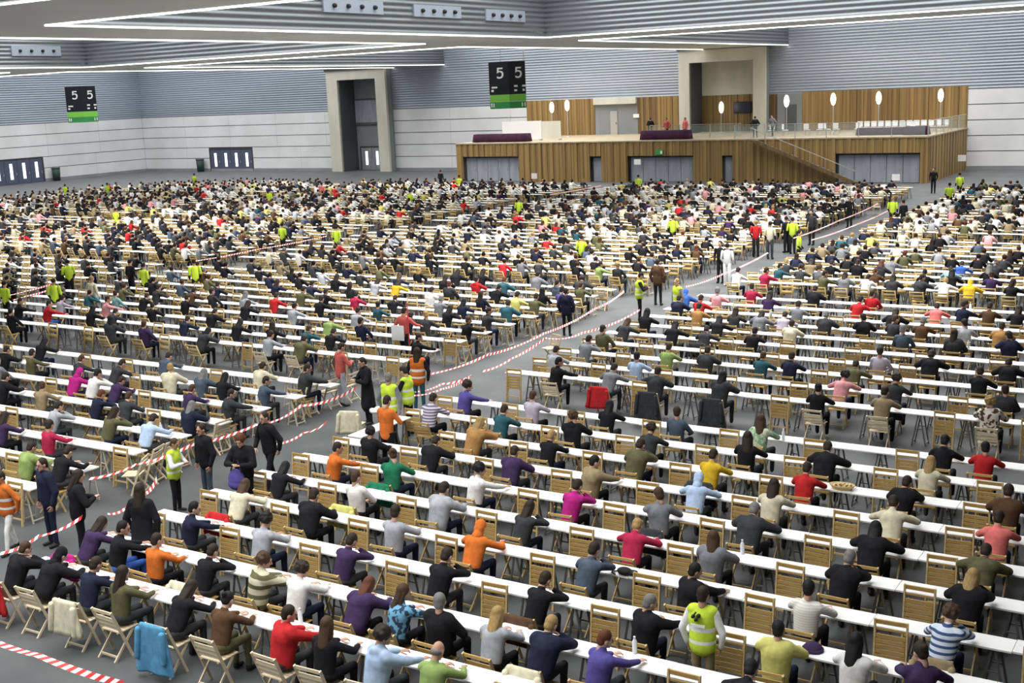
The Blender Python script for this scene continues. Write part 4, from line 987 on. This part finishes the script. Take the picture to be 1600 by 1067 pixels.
def low_stand():
    m = MB(); m.mi = 0; m.cap((0, 0, .92), (0, .02, 1.33), .14, .148, 8, (1.12, .72), 1)
    for s in (-1, 1): m.cap((s*.2, .01, 1.38), (s*.25, .0, 1.1), .06, .05, 6, rings=1); m.mi = 1; m.cap((s*.25, .0, 1.08), (s*.2, .15, .92), .045, .04, 6, rings=1); m.mi = 0
    m.mi = 1
    for s in (-1, 1): m.cap((s*.09, 0, .88), (s*.1, 0, .06), .085, .05, 7, rings=1); m.cap((s*.1, -.02, .05), (s*.1, .13, .04), .045, .04, 6, rings=1)
    m.mi = 2; m.ell((0, .04, 1.60), (.078, .098, .115), seg=10, rings=7); m.cap((0, .02, 1.45), (0, .03, 1.52), .055, .05, 6, rings=1)
    m.mi = 3; m.ell((0, .02, 1.635), (.09, .10, .10), seg=10, rings=7)
    return template(m)
TM = [low_person(0), low_person(1), low_person(2), low_stand()]
inst = []
SK = [(.56, .33, .24), (.62, .39, .29)]
for n, p in enumerate(persons):
    if n in nearP: continue
    k = rng.choice((.8, 1, 1.2)); tc = tuple(min(.9, c*k) for c in COL.get(p['top'], (.4, .4, .4)))
    inst.append((p['x'], ROWS[p['row']]-.44, 0, rng.uniform(-.15, .15), rng.uniform(.96, 1.05), [tc, COL[p['legs']], rng.choice(SK), HCOL.get(p['hair'], HCOL['g'])], rng.choice((0, 0, 0, 1, 2))))
for n, p in enumerate(stand):
    if n in nearS: continue
    inst.append((p['x'], p['y'], 0, p['rz'], 1., [COL[p['vest'] or p['top']], COL[p['legs']], SK[0], HCOL[p['hair']]], 3))
mass('seated_crowd', TM, inst, [CM], 'dense crowd of seated people filling the far rows up to the walls', 'crowd')
cm = MB()
for s in (-1, 1): cm.bar((s*.215, -.25, .80), (s*.215, .06, 0), .026, .042); cm.bar((s*.185, .13, .43), (s*.185, -.25, 0), .022, .036)
cm.box((0, .05, .445), (.40, .36, .02)); cm.box((0, -.24, .775), (.42, .024, .05)); cm.box((0, -.19, .64), (.42, .02, .09)); cm.box((0, -.148, .53), (.42, .02, .06))
ch = [(c['x'], c['y'], 0, c.get('rz', 0), 1., [random.choice(((.50, .36, .16), (.54, .39, .16), (.58, .44, .22)))]) for c in chairs[292:]]
cf = MB(); yf_ = lambda z: -.16+.105*z/.88
for s in (-1, 1): cf.bar((s*.212, yf_(0), 0), (s*.212, yf_(.88), .88), .028, .04)
cf.box((0, yf_(.845), .845), (.40, .024, .06)); cf.box((0, yf_(.6)-.012, .62), (.385, .018, .12)); cf.box((0, yf_(.45)-.012, .44), (.385, .018, .14))
ch = [q+((0 if c['occ'] else 1),) for q, c in zip(ch, chairs[292:])]
mass('far_seating', [template(cm), template(cf)], ch, [CM], 'wooden folding chairs of the far rows, too many to count', 'chairs')
tb = MB(); tb.span((.004, 0, .705), (TL-.004, TW, .73)); tp = template(tb)
tl = MB()
for x in (.74, 1.62):
    for y in (.05, TW-.05): tl.bar((x-.15, y, 0), (x-.02, y, .7), .026, .022); tl.bar((x+.15, y, 0), (x+.02, y, .7), .026, .022)
tlp = template(tl); GR = COL['g']
ti = [(c['x'], c['y'], 0, 0, 1., [(.9, .9, .9)], 0) for c in tabs[298:]]+[(c['x'], c['y'], 0, 0, 1., [(.16, .165, .16)], 1) for c in tabs[298:]]
mass('far_tabletops', [tp, tlp], ti, [CM], 'white trestle tables of the far rows, too many to count', 'tables')

# ------------------------------------------------------------------ barrier tapes and the things that hold them
def tape(pts, label, grp, w=.066, sag=.05, tw=1.0):
    m = MB(); n = 0; P_ = []
    for a, b in zip(pts, pts[1:]):
        a, b = Vector(a), Vector(b); L = (b-a).length; k = max(2, int(L/.09))
        for j in range(k): t = j/k; P_.append(a.lerp(b, t)-Vector((0, 0, sag*4*t*(1-t))))
    P_.append(Vector(pts[-1]))
    for j in range(len(P_)-1):
        d = (P_[j+1]-P_[j]).normalized(); side = Vector((0, 0, 1)).cross(d).normalized()
        def off(k): a = .9+.5*math.sin(k*.15*tw); return Vector((0, 0, math.cos(a)))*w/2+side*(math.sin(a)*w/2)
        o0, o1 = off(j), off(j+1); nn = d.cross(o0).normalized()*.002
        sh = d*.05
        vs = [m.bm.verts.new(v) for v in (P_[j]-o0-sh, P_[j+1]-o1-sh, P_[j+1]+o1+sh, P_[j]+o0+sh)]; v2 = [m.bm.verts.new(v.co+nn) for v in vs]
        fs = [m.bm.faces.new(vs), m.bm.faces.new(v2[::-1])]
        for q in range(4): fs.append(m.bm.faces.new((vs[q], v2[q], v2[(q+1) % 4], vs[(q+1) % 4])))
        for f in fs: f.material_index = j % 2
    o = link('barrier_tape', m.mesh('barrier_tape', [MT['tapewhite'], MT['tapered']])); tag(o, label, 'tape', grp)
    return o
def zp(x, y, z=.9): return at_z(x, y, z)
G1 = 'red and white barrier tapes along the main aisle'
tape([zp(0, 865), zp(60, 838), zp(128, 808)], 'red and white barrier tape beside the magenta bag at the nearest table end', G1)
tape([zp(140, 748), zp(212, 726), zp(300, 695), zp(400, 664)], 'red and white tape past the tipped wooden chairs left of the main aisle', G1)
tape([zp(400, 664), zp(470, 634), zp(556, 606)], 'red and white tape in front of the four left-hand table ends', G1, sag=.1)
tape([zp(168, 803, .8), zp(215, 772, .75), zp(245, 748, .7)], 'slack red and white tape behind the long black coat', G1, sag=.12)
tape([zp(432, 694, .55), zp(475, 676, .5), zp(510, 660, .7)], 'low red and white tape across the aisle to the crossing table', G1)
tape([zp(640, 618, .75), zp(690, 608, .55), zp(735, 588, .4)], 'red and white tape on the floor by the lime vests', G1)
tape([zp(648, 612, .6), zp(690, 600, .4), zp(735, 588, .4)], 'second slack red and white tape by the lime vests', G1)
tape([zp(755, 580, .5), zp(800, 560, .6), zp(852, 528, .85)], 'red and white tape rising to the stool in the aisle', G1)
tape([zp(668, 585), zp(760, 555), zp(850, 521), zp(930, 482), zp(975, 455)], 'long tape along the table ends left of the main aisle', G1, sag=.07)
tape([zp(852, 528, .85), zp(910, 520, .6), zp(1000, 484, .8)], 'tape sagging behind the navy jacket in the aisle', G1, sag=.1)
tape([zp(1072, 448), zp(1130, 428), zp(1200, 395)], 'faded tape beside the black walking coat in the aisle', G1)
tape([zp(1240, 372), zp(1310, 345), zp(1372, 318)], 'far tape beyond the striding dark figure', G1)
tape([zp(1268, 375), zp(1340, 350), zp(1395, 325)], 'far tape right of the striding dark figure', G1)
G2 = 'barrier tapes along the second aisle'
tape([zp(0, 464), zp(40, 455), zp(80, 444)], 'red and white tape at the far left edge', G2, w=.07, sag=.02)
tape([zp(0, 473), zp(40, 463), zp(80, 452)], 'lower red and white tape at the far left edge', G2, w=.07, sag=.02)
tape([zp(305, 408), zp(400, 390), zp(510, 369)], 'pale tape along the second aisle, left of centre', G2, w=.07, sag=.03)
tape([zp(860, 304), zp(940, 290)], 'pale far tape running towards the gallery', G2, w=.08, sag=.02)
tape([zp(-30, 993), zp(60, 1024), zp(190, 1068)], 'red and white tape crossing the bare floor in the bottom left corner', 'nearest barrier tape', w=.085, sag=.03)
for x, y, rz, lab in ((238, 752, 1.9, 'folding chair standing open at the tape, left of the lime vest'), (215, 770, 2.1, 'folding chair leaning at the tape, nearest the black coat'), (262, 741, 1.7, 'folding chair at the tape just left of the lime vest'), (343, 706, 1.5, 'folding chair behind the tall person in the long dark jacket'),
   (480, 648, 1.6, 'folding chair turned to the tape, third from the crossing table'), (515, 636, 1.5, 'folding chair turned to the tape, second from the crossing table'), (545, 626, 1.6, 'folding chair turned to the tape, nearest the crossing table'), (862, 565, 2.8, 'folding chair standing alone in the main aisle holding the tape'), (940, 484, .2, 'folding chair alone at the tape, right of the navy jacket'), (1370, 335, .2, 'small folding chair at the far end of the main aisle')):
    p = at_z(x, y, 0); make_chair((p.x, p.y, 0), rz, lab, True, 'folding chairs holding the tapes')
# ------------------------------------------------------------------ small things
def bottle(x, y, lab):
    p = at_z(x, y+8, .731)
    t = thing('water_bottle', lab, 'bottle', (p.x, p.y, .731), 0, 'water bottles on the tables')
    m = MB(); m.ring_loft([[(r*math.cos(a*PI/6), r*math.sin(a*PI/6), z) for a in range(12)] for r, z in ((.030, 0), (.034, .01), (.034, .15), (.030, .17), (.014, .205), (.013, .215))]); link('body', m.mesh('bottle_body', MT['plasticclear'], True), t)
    m = MB(); m.ring_loft([[(r*math.cos(a*PI/6), r*math.sin(a*PI/6), z) for a in range(12)] for r, z in ((.016, .216), (.016, .235))]); link('cap', m.mesh('bottle_cap', MT['signwhite'], True), t)
for x, y, lab in ((992, 1012, 'water bottle behind the big black jacket, on the second nearest right table row'), (1160, 857, 'water bottle left of centre on the long right row, beyond the grey-haired charcoal jacket'), (1224, 679, 'water bottle on the row below the dark coats'), (252, 668, 'water bottle beside the pale-blue top in the middle block'), (1516, 476, 'water bottle behind the mustard-yellow jacket'),
   (1513, 537, 'water bottle in front of the light-grey top at right'), (1205, 487, 'water bottle right of the dark purple top'), (639, 522, 'water bottle right of the white placard'), (402, 622, 'water bottle behind the slate-blue top near the aisle'), (470, 966, 'small water bottle on the nearest table, right of the red jacket')): bottle(x, y, lab)
# black bag, cap and snack basket lying on tables, white bags on the crossing table
p = at_z(977, 897, .731); t = thing('shoulder_bag', 'small black bag lying on the table in front of the slate-blue jacket', 'bag', (p.x, p.y-.02, .731))
m = MB(); m.ell((0, 0, .06), (.13, .09, .06)); m.ell((.14, .02, .045), (.08, .07, .045)); link('body', remesh(m, 'bag_body', .014, [MT['bag']]), t)
m = MB()
for k in range(12): a, b_ = k*PI/11, (k+1)*PI/11; 
for k in range(11): m.cap((-.12-.10*math.sin(k*PI/11), .08-.16*k/11, .012), (-.12-.10*math.sin((k+1)*PI/11), .08-.16*(k+1)/11, .012), .009, .009, 6, rings=1)
link('strap', m.mesh('bag_strap', MT['bag'], True), t)
p = at_z(1270, 1016, .731); t = thing('woollen_hat', 'dark purple woollen hat on the table by the white ribbed top', 'hat', (p.x, p.y, .731))
m = MB(); m.ell((0, 0, .02), (.13, .12, .10)); bmesh.ops.bisect_plane(m.bm, geom=m.bm.verts[:]+m.bm.edges[:]+m.bm.faces[:], plane_co=(0, 0, .002), plane_no=(0, 0, -1), clear_outer=True); link('crown', m.mesh('hat_crown', cloth('p'), True), t)
m = MB(); m.ring_loft([[(r*math.cos(a*PI/10), r*.92*math.sin(a*PI/10), z) for a in range(20)] for r, z in ((.128, .001), (.142, .01), (.142, .035), (.128, .045))]); link('brim', m.mesh('hat_brim', cloth('p'), True), t)
p = at_z(1316, 764, .731); t = thing('snack_basket', 'shallow basket of snacks on the table beside the red top', 'basket', (p.x, p.y, .731))
m = MB(); m.ring_loft([[(r*math.cos(a*PI/10), r*.6*math.sin(a*PI/10), z) for a in range(20)] for r, z in ((.17, 0), (.24, .09), (.22, .09), (.16, .02))]); link('bowl', m.mesh('basket_bowl', MT['chairwood'], True), t)
m = MB(); rr = random.Random(2)
for k in range(9): m.ell((rr.uniform(-.13, .13), rr.uniform(-.07, .07), .07), (.05, .04, .035), seg=8, rings=6)
link('snacks', m.mesh('basket_snacks', blotch('snack_wrappers', (.75, .6, .3), (.2, .1, .05), 20), True), t)
p = at_z(588, 646, .731); t = thing('plastic_bag', 'crumpled white bag on the crossing table beside the orange shirt', 'bag', (p.x, p.y, .732), .4)
m = MB(); m.ell((0, 0, .06), (.17, .13, .06)); m.ell((.05, .03, .11), (.10, .08, .06)); m.ell((-.09, -.02, .09), (.07, .07, .05)); link('body', remesh(m, 'white_bag', .014, [MT['signwhite']], 2), t)
m = MB(); m.ell((.16, .06, .05), (.06, .035, .04)); link('handle', m.mesh('bag_handle', MT['signwhite'], True), t)
p = at_z(556, 690, 0); make_chair((p.x, p.y, 0), .3, 'folding chair with a cream coat beside the crossing table', True, 'folding chairs holding the tapes'); o = link('coat', COATS[1], None, (p.x, p.y, 0), .3, [cloth('c')]); tag(o, 'cream coat hung on the chair beside the crossing table', 'coat', 'coats hung over chair backs')
p = at_z(388, 728, .95); t = thing('shoulder_bag', 'purple bag carried by the dark-dressed person in the aisle', 'bag', (p.x+.16, p.y-.50, .62))
m = MB(); m.ell((0, 0, .22), (.20, .12, .22)); m.ell((0, 0, .12), (.22, .13, .12)); link('body', remesh(m, 'purple_bag', .016, [cloth('i')], 3), t)
m = MB(); m.cap((-.14, 0, .38), (-.05, .08, .72), .015, .012, 6, rings=1); m.cap((.14, 0, .38), (-.05, .08, .72), .015, .012, 6, rings=1); link('strap', m.mesh('purple_bag_strap', cloth('p'), True), t)
# white placard on its red stick
p = at_z(628, 484, 1.66); t = thing('placard', 'white placard on a red stick held up among the middle tables', 'placard', (p.x+.32, p.y-.15, 0))
q = at_y(622, 520, p.y-.15)
m = MB(); m.box((q.x-p.x-.32, -.02, q.z), (.46, .02, .46)); link('board', m.mesh('placard_board', MT['signwhite']), t)
m = MB(); m.cap((0, 0, .3), (0, 0, 1.9), .018, .018, 8, rings=1); link('stick', m.mesh('placard_stick', MT['tapered'], True), t)
# far white notices above the heads
for x, y, Y, lab in ((835, 275, 80., 'small white notice held up in front of the gallery, left of centre'), (1400, 277, 80.5, 'small white notice held up in front of the right gallery doors')):
    g = at_y(x, y, Y); t = thing('placard', lab, 'placard', (g.x, Y, 0), 0, 'white notices above the crowd')
    m = MB(); m.box((0, -.02, g.z), (.50, .02, .42)); link('board', m.mesh('placard_board', MT['signwhite']), t)
    m = MB(); m.cap((0, 0, .02), (0, 0, g.z), .018, .018, 8, rings=1); link('stick', m.mesh('placard_stick', MT['tapered'], True), t)
# notices on the gallery doors and emergency sign
for x, y, Y, z_, lab in ((996, 253, GY-.10, .45, 'small white notice above the middle gallery doors'), (994, 181, YB-.2, .35, 'small white exit notice hanging on the gallery'), (1503, 247, GY+9, .5, 'small white notice at the foot of the right gallery wall')):
    g = at_y(x, y, Y); m = MB(); m.box((0, 0, 0), (.62, .04, z_)); o = link('notice_plate', m.mesh('notice_plate', MT['signwhite']), None, g); tag(o, lab, 'notice', 'small notices')
g = at_y(1030, 238, GY-.16); t = thing('exit_sign', 'small green exit sign above the middle gallery doors', 'sign', g); m = MB(); m.box((0, 0, 0), (.7, .06, .4)); link('plate', m.mesh('exit_plate', MT['dgreen']), t); m = MB(); m.box((.2, -.04, 0), (.16, .01, .24)); link('pictogram', m.mesh('exit_pictogram', MT['signwhite']), t)

# the mark on the nearest lime vest
for o in [o for o in bpy.data.objects if o.get('label', '').startswith('person in lime vest with black mark')]:
    bk_ = -.168
    m = MB()
    for x, z, r in ((-.075, 1.37, .026), (0., 1.385, .028), (-.035, 1.325, .022)): m.cap((x, bk_-.012, z), (x, bk_+.02, z), r, r, 10, (1, 1), 1)
    m.bar((-.05, bk_-.01, 1.41), (-.03, bk_-.01, 1.44), .02, .02)
    e = link('emblem', m.mesh('vest_emblem', MT['black']), o)
    m = MB(); m.box((-.01, bk_-.006, 1.245), (.20, .02, .035)); link('lettering_band', m.mesh('vest_band', MT['reflect']), o)

# ------------------------------------------------------------------ light
sc = bpy.context.scene
w = bpy.data.worlds.new('hall_daylight'); sc.world = w; w.use_nodes = True
bg = w.node_tree.nodes['Background']; bg.inputs['Color'].default_value = (.93, .96, 1, 1); bg.inputs['Strength'].default_value = .18
sc.view_settings.view_transform = 'Standard'; sc.view_settings.look = 'None'; sc.view_settings.gamma = 1; sc.view_settings.use_curve_mapping = False
sc.view_settings.exposure = 0.34
sc.cycles.max_bounces = 6; sc.cycles.diffuse_bounces = 3; sc.cycles.glossy_bounces = 2; sc.cycles.use_fast_gi = False
